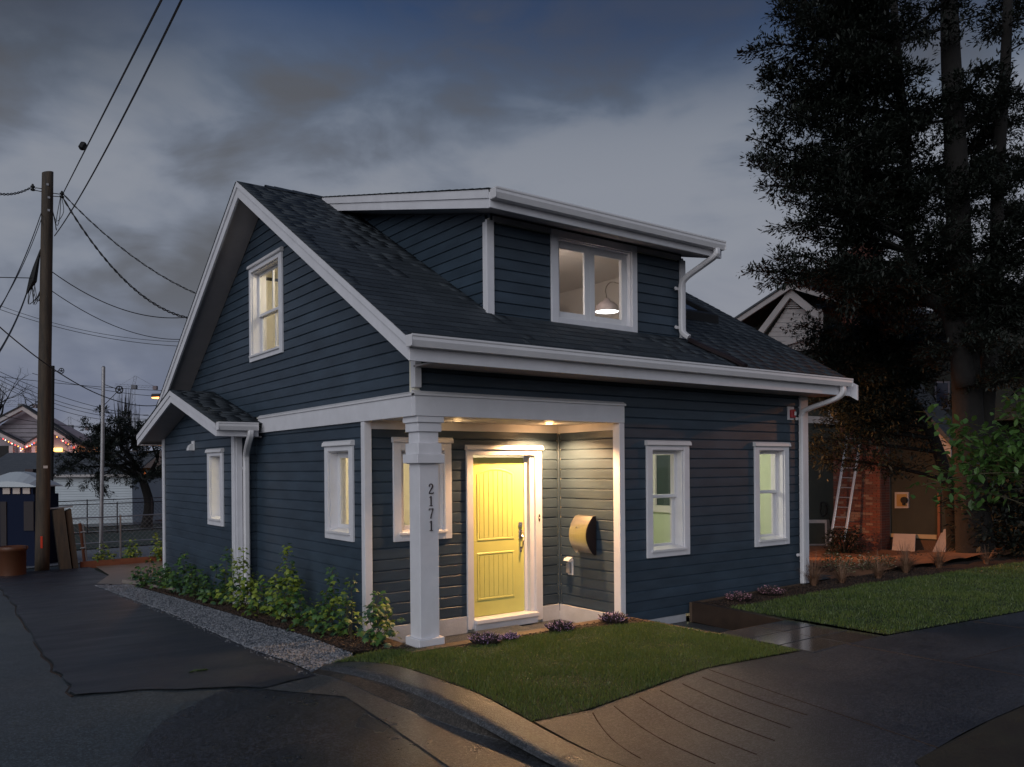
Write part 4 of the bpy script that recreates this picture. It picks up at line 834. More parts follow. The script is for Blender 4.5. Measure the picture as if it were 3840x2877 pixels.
def leafy_shrub(label, x, y, h, spread, nst, lime, seed, dens=1., zf_=gz, dz=.03, grp='leafy shrubs along the blue side wall', lsize=1.):
    rs = random.Random(seed); z = zf_(x, y) + dz; t = thing('leafy_shrub', label, 'shrub', (x, y, z - .02), grp); b = MB(); it = []; mi = []
    for s_ in range(nst):
        hh = h * (1 if s_ == 0 else rs.uniform(.45, .85)); a = rs.uniform(0, 2 * pi); sp = spread * (rs.uniform(0, .25) if s_ == 0 else rs.uniform(.3, 1)); pts = []
        for k in range(9):
            q = k / 8; pts.append(Vector((x + cos(a) * sp * q ** .8 + .02 * rs.uniform(-1, 1), y + sin(a) * sp * q ** .8 + .02 * rs.uniform(-1, 1), z - .03 + hh * q)))
        b.tube(pts, [.007 * (1 - .7 * k / 8) for k in range(9)], 5)
        n = int(34 * hh / .6 * dens)
        for k in range(n):
            q = rs.uniform(.12, 1.0) ** .8; i = min(7, int(q * 8)); p = pts[i].lerp(pts[i + 1], q * 8 - i); aa = rs.uniform(0, 2 * pi); ext = rs.uniform(.02, .13) * (1.25 - q) * 1.6; p = p + Vector((cos(aa) * ext, sin(aa) * ext, rs.uniform(-.03, .03)))
            it.append((tuple(p), (cos(aa), sin(aa), rs.uniform(-.9, .25)), rs.uniform(.055, .10) * lsize * (1.05 - .3 * q), rs.uniform(0, 6))); mi.append(1 if rs.random() < lime * (.4 + q) else (2 if rs.random() < .35 else 0))
    b.build('stem', stem_m, t); v, f = leaves(it, 'lobed'); v = v - np.array((x, y, z - .02)); o = np_mesh('foliage', v, f, shrub_m, t, (x, y, z - .02), np.repeat(mi, 12)); o['kind'] = 'stuff'; return t
SH = [('small dark shrub at the far end of the bay bed', -.62, 8.75, .50, .30, 7, .0, 1.5), ('low dark shrub beside the pale bed edging', -.50, 8.1, .46, .28, 7, .0, 1.4),
      ('broad dark green shrub at the far corner of the bay', -.48, 7.0, .72, .34, 8, .03, 1.7), ('low green shrub in front of the middle of the bay', -.50, 6.15, .52, .30, 7, .05, 1.4),
      ('green shrub left of the bay corner board', -.45, 5.45, .62, .26, 6, .12, 1.3), ('tall upright shrub in front of the downspout', -.40, 4.95, .88, .20, 5, .28, 1.3),
      ('yellow green shrub right of the white downspout', -.38, 4.25, .92, .24, 6, .6, 1.4), ('low sprawling yellow green shrub under the side wall', -.36, 3.55, .56, .30, 7, .5, 1.3),
      ('tall yellow green shrub under the small side window', -.34, 2.75, 1.00, .24, 6, .55, 1.5), ('low green shrub just before the tall lime one', -.36, 2.15, .52, .26, 6, .2, 1.2),
      ('two stemmed shrub below the side window corner', -.30, 1.45, .82, .26, 6, .25, 1.3), ('wispy dark shrub against the white corner board', -.26, .98, .74, .16, 4, .05, .8), ('dark green shrub nearest the porch post', -.16, .50, .62, .24, 6, .08, 1.3)]
for i, (lb, x, y, h, sp, n, li, de) in enumerate(SH): leafy_shrub(lb, x, y, h, sp, n, li, 100 + i, de)
for i, (lb, x, y, h) in enumerate((('bright green shrub left of the steel pole base', -.25, 15.2, .62), ('bright green shrub beside the thin fence post', .45, 15.3, .66), ('tall bright green shrub against the bay corner', 1.0, 15.0, .78))): leafy_shrub(lb, x, y, h, .32, 7, .55, 140 + i, 1.4, grp='young shrubs behind the back retaining board', dz=.0)
def heather(label, x, y, r, h, pm, seed, grp):
    rs = random.Random(seed); z = gz(x, y); t = thing('heather', label, 'flower', (x, y, z), grp); it = []; fl = []
    r *= .85; h *= .8
    for k in range(200):
        a = rs.uniform(0, 2 * pi); q = rs.uniform(0, 1) ** .6; p = Vector((x + cos(a) * r * q * .8, y + sin(a) * r * q * .8, z + .01)); dr = Vector((cos(a) * q * 1.1, sin(a) * q * 1.1, 1.2 - .5 * q)).normalized(); hh = h * rs.uniform(.5, 1.1)
        it.append((tuple(p), tuple(dr), hh, rs.uniform(0, 6)))
        for m in range(3):
            q2 = p + dr * hh * rs.uniform(.55, 1.0); fl.append((tuple(q2), (rs.uniform(-1, 1), rs.uniform(-1, 1), rs.uniform(-.3, 1)), rs.uniform(.010, .020), rs.uniform(0, 6)))
    v, f = leaves(it, 'thin'); o = np_mesh('sprigs', v - np.array((x, y, z)), f, heath_m, t, (x, y, z)); o['kind'] = 'stuff'
    v, f = leaves(fl, 'oval'); o = np_mesh('blossoms', v - np.array((x, y, z)), f, pm, t, (x, y, z)); o['kind'] = 'stuff'
heather('purple heather at the foot of the white porch post', .72, -.20, .16, .15, petal_m[0], 1, 'heathers in the front beds'); heather('small sparse heather right of the post heather', 1.02, -.23, .09, .10, petal_m[0], 6, 'heathers in the front beds')
heather('bushy violet heather in front of the door landing', 1.72, -.22, .16, .15, petal_m[0], 2, 'heathers in the front beds'); heather('violet heather left of the sunken entry edging', 2.50, -.27, .17, .16, petal_m[0], 3, 'heathers in the front beds')
heather('pink heather nearest the retaining board corner', 4.78, -.30, .17, .15, petal_m[1], 4, 'heathers in the front beds'); heather('pink heather under the far front window', 5.46, -.30, .16, .17, petal_m[1], 5, 'heathers in the front beds')
def tussock(label, x, y, h, n, seed, cat='grass', wd=.0045, grp='dry ornamental grasses along the right lawn'):
    rs = random.Random(seed); z = gz(x, y); t = thing('ornamental_grass', label, cat, (x, y, z), grp); b = MB()
    vs = []; fs = []
    for k in range(n * 2):
        a = rs.uniform(0, 2 * pi); q = rs.uniform(.0, 1.5); hh = h * rs.uniform(.25, 1.15); p = Vector((x + cos(a) * .03, y + sin(a) * .03, z)); s_ = Vector((-sin(a), cos(a), 0)) * wd; prev = None
        for m in range(5):
            u = m / 4; c = p + Vector((cos(a), sin(a), 0)) * (hh * .75 * q * u ** 1.6) + Vector((0, 0, hh * (u - .25 * q * u * u))); i0 = len(vs); vs += [tuple(c - s_ * (1 - u * .8)), tuple(c + s_ * (1 - u * .8))]
            if prev is not None: fs.append((prev, prev + 1, i0 + 1, i0))
            prev = i0
    b.add(vs, fs); b.build('blades', dry_m, t)['kind'] = 'stuff'; return t
tussock('brown dry grass tuft at the foot of the corner downspout', 6.62, -.22, .52, 80, 1); tussock('thin dry grass beside the concrete pad corner', 7.15, -.35, .36, 50, 2); tussock('pale dry grass left of the third speckled shrub', 7.35, -.22, .34, 40, 8)
tussock('reddish dry grass in the middle of the dark bed', 8.05, -.42, .42, 70, 3); tussock('large dry grass clump in front of the white panel', 9.0, -.35, .52, 130, 4); tussock('wide dry grass clump before the leaning planks', 10.1, -.35, .48, 110, 5); tussock('grass tuft at the dark end of the bed', 11.3, -.6, .35, 60, 7)
def speckled(label, x, y, h, seed):
    rs = random.Random(seed); z = gz(x, y); t = thing('speckled_shrub', label, 'shrub', (x, y, z), 'cream speckled shrubs on the red soil'); it = []; mi = []; b = MB()
    for s_ in range(6):
        a = rs.uniform(0, 6.28); b.tube([(x, y, z), (x + cos(a) * .08, y + sin(a) * .08, z + h * .8)], .004, 4)
    for k in range(300):
        a = rs.uniform(0, 6.28); q = rs.uniform(0, 1) ** .5; hz = rs.uniform(.2, 1); p = (x + cos(a) * .14 * q, y + sin(a) * .14 * q, z + h * hz * (1.05 - .3 * q)); it.append((p, (cos(a), sin(a), rs.uniform(-.2, .9)), rs.uniform(.028, .050), rs.uniform(0, 6))); mi.append(1 if rs.random() < .30 else 0)
    b.build('stem', stem_m, t); v, f = leaves(it, 'oval'); o = np_mesh('foliage', v - np.array((x, y, z)), f, vari_m, t, (x, y, z), np.repeat(mi, 6)); o['kind'] = 'stuff'
for i, (lb, x, y, h) in enumerate((('speckled shrub half hidden by the corner downspout', 7.95, .95, .36), ('speckled shrub second from the white downspout', 8.40, .62, .38), ('speckled shrub nearest the wet concrete pad', 8.0, .12, .36), ('widest speckled shrub on the edge of the red soil', 8.65, .12, .34), ('speckled shrub with two thin branches, farthest right', 9.1, .05, .30))): speckled(lb, x, y, h, 30 + i)
# dead leaves on the black lane
t = thing('fallen_leaf', 'green fallen leaf sprig lying on the black lane', 'leaf', (-2.03, .62, zs(-2.03, .62))); v, f = leaves([((-2.03 + dx, .62 + dy, zs(-2, .6) + .02), (cos(a), sin(a), .05), .07, 0) for dx, dy, a in ((0, 0, .3), (.01, .01, 1.7), (-.02, 0, 3.2), (.05, .0, .0))], 'lobed'); np_mesh('leaf', v - np.array(wl(t)), f, shrub_m[0], t, wl(t))
# ------------------------------------------------------------------ back of the lane, left
sheet('wet_pad', [(-1.25, 10.2), (-.75, 9.5), (-.2, 9.45), (7.5, 9.3), (7.5, 14.6), (-.5, 14.75), (-.7, 12)], lambda x, y: gz(x, y) + .01, material('wet_exposed_pad', (.13, .10, .08), .28, col2=(.20, .15, .12), vscale=2, bump=.5, bscale=120), .4)
sheet('side_lane', [(-3.2, 14.9), (.0, 16.6), (8, 17.3), (8, 21.8), (-3, 22)], lambda x, y: gz(x, y) + .012, material('pale_lane', (.12, .13, .15), .6, col2=(.16, .17, .19), vscale=2, bump=.5), .6)
b = MB(); x0, y0, x1, y1 = -.80, 14.95, 3.0, 14.8; b.add([(x0, y0, -.70), (x1, y1, -.70), (x1, y1 + .07, -.70), (x0, y0 + .07, -.70), (x0, y0, -.38), (x1, y1, -.33), (x1, y1 + .07, -.33), (x0, y0 + .07, -.38)], [(0, 3, 2, 1), (4, 5, 6, 7), (0, 1, 5, 4), (1, 2, 6, 5), (2, 3, 7, 6), (3, 0, 4, 7)])
tag(b.build('retaining_board', rust_m), 'reddish retaining board at the back of the wet concrete pad', 'retaining wall')
# utility pole
PX, PY = -1.63, 14.81; t = thing('utility_pole', 'tall weathered wooden utility pole beside the lane', 'utility pole', (PX, PY, -.55))
LEAN = Vector((.165, -.142, 0)); 
def pp(z): return Vector((PX, PY, z)) + LEAN * ((z + .5) / 9.4)
b = MB(); n = 16; rg = []
for k in range(24):
    z = -.6 + 9.47 * k / 23; r = .158 - .036 * k / 23; c = pp(z); rg.append([(c.x + r * cos(2 * pi * i / n) * (1 + .03 * noise.noise(Vector((i, z, 0)))), c.y + r * sin(2 * pi * i / n), z + (0 if k < 23 else .03 * cos(2 * pi * i / n))) for i in range(n)])
b.loft(rg); b.build('pole_shaft', pole_m, t, smooth=True)
vd = (Vector((PX, PY, 0)) - Vector((CP.x, CP.y, 0))).normalized(); rd = Vector((vd.y, -vd.x, 0))
def near(z, r=.15, side=0.): return pp(z) - vd * r + rd * side
def plate(z, w_, h, side, mat, nm, rr=.125):
    c = near(z, rr, side); b = MB(); b.prism([c - rd * w_ - Vector((0, 0, h)), c + rd * w_ - Vector((0, 0, h)), c + rd * w_ + Vector((0, 0, h)), c - rd * w_ + Vector((0, 0, h))], -vd * .012); b.build(nm, mat, t)
for z, s in ((8.55, 0.0), (8.25, .03), (7.95, .03)): plate(z, .025, .025, s, galv_m, 'bolt_plate')
plate(1.93, .045, .03, .04, ply_m, 'number_tag', .15); plate(.17, .022, .14, -.02, material('red_reflector', (.6, .05, .02), .3), 'reflector', .155)
for sgn, z in ((-1, 8.47), (1, 8.40)):
    b = MB(); c = pp(z) + rd * (.12 * sgn); b.tube([c, c + rd * .12 * sgn, c + rd * .14 * sgn + Vector((0, 0, -.06)), c - Vector((0, 0, .07))], .010, 6); b.build('bracket', darkmetal_m, t)
    b = MB(); c = c + rd * .18 * sgn; b.tube([c + Vector((0, 0, dz)) for dz in (-.08, -.07, -.04, -.035, -.01, 0, .03, .035, .08)], [.03, .05, .05, .03, .03, .05, .05, .03, .02], 10); b.build('insulator', black_m, t)
jc = pp(6.3) - rd * .27
b = MB(); b.tube([jc + rd * .16 + Vector((0, 0, .75)), jc + rd * .06 + Vector((0, 0, .30)), jc, jc - rd * .14 - Vector((0, 0, .35))], [.012, .06, .085, .012], 8); b.build('splice_case', black_m, t)
b = MB(); rs = random.Random(3)
for k in range(7):
    c = jc + Vector((0, 0, -.1)); b.tube(cmr([tuple(c + Vector((rs.uniform(-.05, .05), 0, .1))), tuple(c + rd * rs.uniform(-.1, .12) - Vector((0, 0, rs.uniform(.3, .5)))), tuple(c + rd * rs.uniform(.1, .25) + Vector((0, 0, rs.uniform(-.3, .1))))], 5), .008, 5)
b.build('cable_loops', cable_m, t)
b = MB()
for k in range(3): b.tube(cmr([tuple(pp(8.4) + rd * .28), tuple(pp(8.0 - .15 * k) + rd * (.34 - .08 * k)), tuple(pp(7.75 - .1 * k) + rd * .2), tuple(pp(8.0) + rd * .11)], 5), .008, 5)
b.build('jumper_wires', cable_m, t)
# cables: screen-measured ends turned into places in the street
def at(px, py, D): return CP + (FW + RT * ((px - 1919.8) / 3087.6) - UP * ((py - 1753.35) / 3087.6)) * D
def cable(label, A, B, sag, r=.012, n=26, grp='overhead cables', twist=0):
    b = MB(); A, B = Vector(A), Vector(B); pts = []
    for k in range(n + 1):
        q = k / n; pts.append(A.lerp(B, q) - Vector((0, 0, sag * 4 * q * (1 - q))))
    if twist:
        for ph in (0, pi):
            m = n * 5; pp_ = []
            for k in range(m + 1):
                q = k / m; c = A.lerp(B, q) - Vector((0, 0, sag * 4 * q * (1 - q))); pp_.append(c + Vector((0, cos(ph + q * twist), sin(ph + q * twist))) * r * 1.2)
            b.tube(pp_, r * .8, 4)
    else: b.tube(pts, r, 5)
    return tag(b.build('overhead_cable', cable_m), label, 'cable', grp)
PT = pp(8.42) + rd * .32
cable('left of two cables rising steeply past the top of the sky', PT, at(615, -20, 7.5), .0, .011)
cable('right of two steep cables crossing the sky above the pole', at(204, 885, 19.6), at(690, -20, 7.5), .15, .011)
t = thing('cable_splice', 'small black splice clamp on the steep left cable', 'cable clamp', at(310, 548, 12.8)); b = MB(); c = at(310, 548, 12.8); c = Vector((c.x, c.y, c.z)); b.tube([c + Vector((-.03, 0, -.06)), c + Vector((-.02, 0, -.04)), c + Vector((.02, 0, .04)), c + Vector((.03, 0, .06))], [.02, .05, .05, .02], 8); b.build('clamp', black_m, t)
cable('upper service cable sagging from the pole to the gable', PT, at(733, 1100, 20), .25, .012, twist=60)
cable('twisted service cable sagging deeply from the pole top', PT - Vector((0, 0, .1)), at(702, 1192, 20), .55, .017, twist=80)
cable('cable leaving the pole leftwards at its top', pp(8.45) - rd * .35, at(-60, 712, 17), .12, .014, twist=40)
cable('double cable running right from the splice level', at(195, 1020, 19.6), at(700, 1190, 22), .35, .012); cable('lower double cable running right to the gable', at(192, 1090, 19.6), at(672, 1273, 24), .3, .010)
cable('thin high far cable behind the pole', at(-30, 1135, 34), at(672, 1282, 34), .35, .010); cable('second thin far cable behind the pole', at(-30, 1150, 34), at(664, 1298, 34), .3, .012)
cable('thick cable falling left from the splice case', jc - rd * .14 - Vector((0, 0, .35)), at(-20, 1345, 12), .1, .016); cable('thin cable entering the splice case from the left', at(-20, 1040, 18), at(120, 1043, 19), .0, .010)
cable('left stay wire dropping from the pole head', pp(7.9) - rd * .12, at(-20, 1190, 14), .15, .010); cable('second stay wire dropping from the pole head', pp(7.75) - rd * .12, at(-10, 1165, 14.5), .15, .008); cable('wire falling across the pole to the pulley', at(-20, 1210, 16), at(615, 1517, 26), .55, .013)
for i, (a, b_, s_) in enumerate((((-20, 1385), (560, 1560), .4), ((-20, 1400), (556, 1556), .6), ((-20, 1415), (548, 1572), .55), ((-20, 1433), (540, 1580), .6), ((-20, 1553), (535, 1600), .3), ((120, 1400), (600, 1487), .2), ((-20, 1410), (610, 1465), .1))):
    cable(['topmost faint cable low over the roofs', 'faint cable just below the topmost low one', 'middle faint cable low over the roofs', 'lowest of the faint parallel cables', 'dark cable crossing just above the pink house', 'faint cable ending at the street lamp', 'faint level cable behind the steel pole'][i], at(a[0], a[1], 42), at(b_[0], b_[1], 46), s_, .014, grp='faint low cables over the far roofs')
# second dark pole behind, steel clothes-line pole with its pulley
A_ = at(198, 1372, 27); t = thing('dark_pole', 'thin dark pole close behind the wooden utility pole', 'pole', (A_.x, A_.y, -1.0)); b = MB(); b.tube([(A_.x - .12, A_.y, -1.0), (A_.x, A_.y, A_.z)], [.07, .055], 10); b.build('shaft', bark_m, t)
def wheel(b, c, ax, up, R_, r):
    n = 22; P_ = [c + (ax * cos(2 * pi * k / n) + up * sin(2 * pi * k / n)) * R_ for k in range(n + 1)]; b.tube(P_, r, 5, False)
    for k in range(5): a = 2 * pi * k / 5 + .3; b.tube([c, c + (ax * cos(a) + up * sin(a)) * R_], r * .7, 5)
    b.tube([c - ax.cross(up) * .03, c + ax.cross(up) * .03], r * 1.8, 8)
b = MB(); wheel(b, at(230, 1391, 27), RT, UP, .085, .014); b.tube([A_ - Vector((0, 0, .2)), at(222, 1390, 27)], .010, 5); b.build('pulley_wheel', black_m, t)
t = thing('clothesline_pole', 'straight galvanised steel pole with a pulley at its side', 'pole', (.40, 19.23, -.66)); b = MB(); top = at(388, 1377, 24.3); b.tube([(.40, 19.23, -.66), tuple(top), (top.x, top.y, top.z + .03)], [.058, .050, .03], 12); b.build('shaft', galv_m, t)
c = at(447, 1462, 24.2); b = MB(); wheel(b, c, RT, UP, .105, .018); b.tube([at(385, 1440, 24.3), c], .010, 5); b.tube([at(393, 1517, 24.3), c], .010, 5); b.build('pulley_wheel', black_m, t)
# leaning stumps, red post, bin, toilet booth, wheelie bin
t = thing('timber_post', 'pair of thick leaning timber posts beside the utility pole', 'post', (-1.05, 14.9, -.52))
for dx, ww, zt, nm in ((0, .24, .93, 'post'), (.23, .12, .90, 'side_post')):
    b = MB(); x, y = -1.14 + dx * .95, 14.80 + dx * .3; b.loft([[(x + u * ww / 2 + sh, y + v * .13, z + (.03 * u if z > 0 else 0)) for u, v in ((-1, -1), (1, -1), (1, 1), (-1, 1))] for z, sh in ((-.56, 0), (zt, -.16))]); b.build(nm, pole_m, t)
b = MB(); b.prism([(-1.55, 14.74, .925), (-.98, 14.74, .965), (-.98, 14.74, .99), (-1.55, 14.74, .95)], (0, .3, 0)); b.build('cap_board', galv_m, t)
A_ = at(316, 2105, 20.6); B_ = at(299, 1962, 20.6); t = thing('red_post', 'thin leaning red post with white brackets by the timber posts', 'post', (A_.x, A_.y, A_.z)); b = MB(); b.tube([A_, B_], .035, 8); b.build('shaft', rust_m, t); b = MB(); b.tube([at(325, 2100, 20.5), at(311, 1965, 20.5)], .018, 6); b.build('rail', galv_m, t)
for py in (1997, 2057): b = MB(); b.tube([at(302, py, 20.4), at(320, py - 3, 20.4)], .02, 6); b.build('bracket', galv_m, t)
t = thing('rubbish_bin', 'brown plastic rubbish bin at the left edge beside the pole', 'bin', (-2.25, 14.1, -.5)); b = MB(); n = 22
cxx, cyy = -2.30, 14.0
b.loft([[(cxx + r * cos(2 * pi * k / n), cyy + r * sin(2 * pi * k / n), z) for k in range(n)] for r, z in ((.262, -.49), (.266, -.47), (.270, .06), (.282, .065), (.282, .16), (.272, .165), (.250, .165), (.24, .10))]); b.build('body', material('brown_plastic', (.10, .036, .016), .5), t, smooth=True)
b = MB(); b.cbox(cxx + .22, cxx + .30, cyy - .10, cyy + .06, .09, .16, .01); b.build('handle', material('brown_plastic_dark', (.10, .04, .02), .4), t)
t = thing('portable_toilet', 'dark blue portable toilet with a pale domed roof', 'portable toilet', (-2.6, 17.2, -.6)); b = MB()
TL, TR_ = at(-60, 1800, 20.6), at(128, 1800, 20.6); wdir = (TR_ - TL).normalized(); bd = Vector((-wdir.y, wdir.x, 0)); W_ = (TR_ - TL).length
def tb(u0, u1, d0, d1, z0, z1, nm, m_):
    q = [TL + wdir * u0 + bd * d0, TL + wdir * u1 + bd * d0, TL + wdir * u1 + bd * d1, TL + wdir * u0 + bd * d1]; b = MB(); b.prism([(p.x, p.y, z0) for p in q], (0, 0, z1 - z0)); b.build(nm, m_, t)
bluep = material('dark_blue_plastic', (.010, .015, .036), .8, spec=.1); greyp = material('grey_plastic', (.055, .048, .050), .8, spec=.1)
tb(0, W_, 0, 1.1, -.6, 1.25, 'cabin', bluep); tb(W_ * .33, W_ * .45, -.03, -.001, -.4, 1.08, 'corner_panel', greyp); tb(W_ * .80, W_ - .01, -.03, -.001, .35, 1.08, 'corner_panel', greyp); tb(.06, W_ - .06, .05, 1.05, 1.251, 1.45, 'vent_band', bluep)
for k in range(3): tb(W_ * (.36 + .2 * k), W_ * (.50 + .2 * k), .02, .049, 1.27, 1.42, 'vent_grille', ply_m)
b = MB(); rg = []
for k in range(9):
    q = k / 8; u = -.08 + (W_ + .16) * q; hh = .36 * sin(pi * q) ** .75; rg.append([tuple(TL + wdir * u + bd * dd + Vector((0, 0, 1.451 - TL.z + z * (hh + .04)))) for dd, z in ((-.08, 0), (-.06, .35), (.3, .95), (.75, .95), (1.16, .35), (1.18, 0))])
b.loft(rg); b.build('roof', material('milky_roof', (.42, .46, .50), .4), t, smooth=False)
A_ = at(215, 2010, 22); t = thing('wheelie_bin', 'black wheelie bin between the pole and the timber posts', 'bin', (A_.x, A_.y, -.7)); 
def obox(c, ru, rw, h0, h1, w0, w1, d_): 
    b = MB(); b.loft([[tuple(Vector((c.x, c.y, 0)) + ru * (u * ww) + rw * (v * d_) + Vector((0, 0, z))) for u, v in ((-1, -1), (1, -1), (1, 1), (-1, 1))] for z, ww in ((h0, w0), (h1, w1))]); return b
obox(A_, RT, vd, -.68, .22, .32, .40, .3).build('body', black_m, t); obox(A_ + RT * .06, RT, vd, .221, .34, .38, .30, .33).build('lid', material('bin_lid', (.02, .022, .03), .3), t)
# chain link fences
def mesh_fence(label, A, B, h, zf_, posts, mat, spacing=.10, rail=.02, mesh=True, grp='chain link fences behind the lane'):
    A, B = Vector((*A, 0)), Vector((*B, 0)); t = thing('chain_link_fence', label, 'fence', (A.x, A.y, zf_(A.x, A.y)), grp); L_ = (B - A).length; dd = (B - A).normalized()
    def P_(u, z): c = A + dd * u; return Vector((c.x, c.y, zf_(c.x, c.y) + z))
    b = MB(); b.tube([P_(L_ * k / 12, h) for k in range(13)], rail, 6); b.build('top_rail', mat, t)
    for k in range(posts + 1): b = MB(); b.tube([P_(L_ * k / posts, 0), P_(L_ * k / posts, h + .04)], rail * 1.3, 7); b.build('fence_post', mat, t)
    if mesh:
        b = MB(); nn = int(L_ / spacing)
        for k in range(nn):
            for s in (1, -1):
                u0 = k * spacing; u1 = u0 + s * h; 
                lo, hi = (u0, u1); f = 1.
                if u1 > L_: f = (L_ - u0) / h
                if u1 < 0: f = u0 / h
                b.tube([P_(u0, 0), P_(u0 + s * h * f, h * f)], .0028, 3, False)
        b.build('wire_mesh', mat, t)['kind'] = 'stuff'
    return t
mesh_fence('near chain link fence right of the timber posts', (-.75, 16.9), (5.5, 17.4), 1.15, gz, 5, galv_m, .13)
mesh_fence('far chain link fence in front of the white garage', (-6, 30.0), (12, 31.0), 1.25, lambda x, y: gz(x, y) + .15, 8, darkmetal_m, .16)
mesh_fence('rear chain link fence running past the tree', (-6, 34.5), (14, 35.5), 1.55, gz, 7, darkmetal_m, .18)
b = MB(); b.tube([(-1.2, 23.4, -.62), (9, 23.9, -.60)], .03, 6); tag(b.build('pipe_rail', galv_m), 'low grey pipe rail across the back yard', 'rail')
sheet('back_lawn', [(-8, 22.2), (14, 22.2), (16, 33), (-8, 33)], lambda x, y: gz(x, y) + .03, material('dark_back_grass', (.022, .035, .028), .9, col2=(.03, .045, .035), vscale=2, bump=1., bscale=20), 1.2)
# white garage, its roof, and the pink house with fairy lights
t = thing('garage', 'long white sided garage with a grey shingle roof', 'garage', (6.0, 50, -1.7))
GD = 52.0
gA, gB = at(-80, 1785, GD), at(496, 1785, GD); gd = Vector((gB.x - gA.x, gB.y - gA.y, 0)).normalized(); gn = Vector((-gd.y, gd.x, 0)); gl = (Vector((gB.x, gB.y, 0)) - Vector((gA.x, gA.y, 0))).length; gtop = at(300, 1786, GD).z; gbot = at(300, 1948, GD).z - .3
b = MB(); q = [gA, gB, gB + gn * 6, gA + gn * 6]; b.prism([(p.x, p.y, gbot) for p in q], (0, 0, gtop - gbot)); b.build('wall', garage_m, t)
nb = 17
for k in range(nb):
    z0 = gbot + .3 + (gtop - gbot - .3) * k / nb; z1 = gbot + .3 + (gtop - gbot - .3) * (k + 1) / nb; o_ = -gn
    b = MB(); b.loft([[tuple(Vector((p.x, p.y, z0)) + o_ * .05), tuple(Vector((p.x, p.y, z1 - .015)) + o_ * .02), tuple(Vector((p.x, p.y, z1)) + o_ * .004), tuple(Vector((p.x, p.y, z0)) + o_ * .004)] for p in (gA, gB)]); b.build('siding_board', garage_m, t)
rt_ = at(200, 1702, GD + 3).z; b = MB(); A2, B2 = gA - gn * .4 - gd * .2, gB - gn * .4 + gd * .3; A3, B3 = gA + gn * 3.4 - gd * .2, gB + gn * 3.4 + gd * .3
b.add([(A2.x, A2.y, gtop + .02), (B2.x, B2.y, gtop + .02), (B3.x, B3.y, rt_), (A3.x, A3.y, rt_), (A2.x, A2.y, gtop + .12), (B2.x, B2.y, gtop + .12), (B3.x, B3.y, rt_ + .1), (A3.x, A3.y, rt_ + .1)], [(0, 3, 2, 1), (4, 5, 6, 7), (0, 1, 5, 4), (1, 2, 6, 5), (2, 3, 7, 6), (3, 0, 4, 7)]); b.build('roof', groof_m, t)
b = MB(); b.prism([(A2.x, A2.y, gtop - .05), (B2.x, B2.y, gtop - .05), (B2.x, B2.y, gtop + .1), (A2.x, A2.y, gtop + .1)], tuple(-gn * .05)); b.build('fascia', lap_m, t)
b = MB(); c = at(108, 1780, GD - .3); b.prism([tuple(c + gd * u + Vector((0, 0, z))) for u, z in ((-.25, 0), (.25, 0), (.25, .35), (-.25, .35))], tuple(gn * .5)); b.build('vent', darkmetal_m, t)
# pink-grey house
t = thing('bungalow', 'grey pink shingled house with twin gables strung with lights', 'house', at(100, 1900, 66)); HD = 64.0
def face(pts, D, thick, nm, mat, off=0.): 
    P_ = [at(x, y, D + off) for x, y in pts]; n_ = Vector((FW.x, FW.y, 0)).normalized(); b = MB(); b.prism([tuple(p) for p in P_], tuple(n_ * thick)); return b.build(nm, mat, t)
face([(-60, 1640), (82, 1537), (330, 1672), (330, 1760), (-60, 1760)], HD, 3., 'upper_gable_wall', pinkwall_m)
for r in range(7):
    y0 = 1590 + r * 16; face([(-50, y0 + 1.2), (300 if r > 3 else 82 + (y0 - 1537) * 1.6, y0 + 1.2), (300 if r > 3 else 82 + (y0 - 1537) * 1.6, y0), (-50, y0)], HD, .05, 'shingle_course', darkmetal_m, -.06)
def band(pts, w_, D, nm, mat, thick=.5, off=0): 
    for a, c in zip(pts, pts[1:]): face([a, c, (c[0], c[1] + w_), (a[0], a[1] + w_)], D, thick, nm, mat, off)
band([(-60, 1598), (82, 1522), (332, 1683)], 16, HD, 'rake_board', lap_m, .4, -1.0); band([(-60, 1590), (82, 1517), (336, 1680)], 5, HD, 'roof_edge', deck_m, .7, -1.1)
face([(-80, 1700), (-20, 1620), (88, 1670), (88, 1780), (-80, 1780)], HD, 2, 'porch_wall', pinkwall_m, -2.2); face([(96, 1672), (196, 1610), (285, 1672), (285, 1780), (96, 1780)], HD, 2, 'porch_wall', pinkwall_m, -2.2)
band([(-30, 1608), (88, 1668)], 15, HD, 'rake_board', lap_m, .3, -3.0); band([(92, 1668), (190, 1606), (292, 1668)], 15, HD, 'rake_board', lap_m, .3, -3.0); band([(-30, 1601), (90, 1662), (190, 1600), (298, 1668)], 6, HD, 'roof_edge', deck_m, .5, -3.1)
for x0, x1 in ((33, 48), (70, 88), (118, 132), (258, 272)): face([(x0, 1672), (x1, 1672), (x1, 1760), (x0, 1760)], HD, .2, 'porch_column', lap_m, -2.8)
face([(-10, 1672), (32, 1672), (32, 1760), (-10, 1760)], HD, .1, 'dark_window', black_m, -2.35); wy = material('lit_yellow_window', (.9, .6, .2), .5, emit=(1.0, .62, .16), estr=2.6)
face([(194, 1680), (231, 1680), (231, 1693), (194, 1693)], HD, .1, 'window', wy, -2.4); face([(190, 1701), (231, 1701), (231, 1709), (190, 1709)], HD, .1, 'window', wy, -2.4)
t = thing('fairy_lights', 'string of coloured fairy lights along the pink house gables', 'string lights', at(100, 1700, HD - 3.4)); cols = [material('bulb_' + n, c, .4, emit=c, estr=e) for n, c, e in (('red', (1, .08, .08), 2.2), ('amber', (1, .45, .08), 2.2), ('white', (1, .8, .6), 1.8), ('blue', (.4, .5, 1), 1.2))]
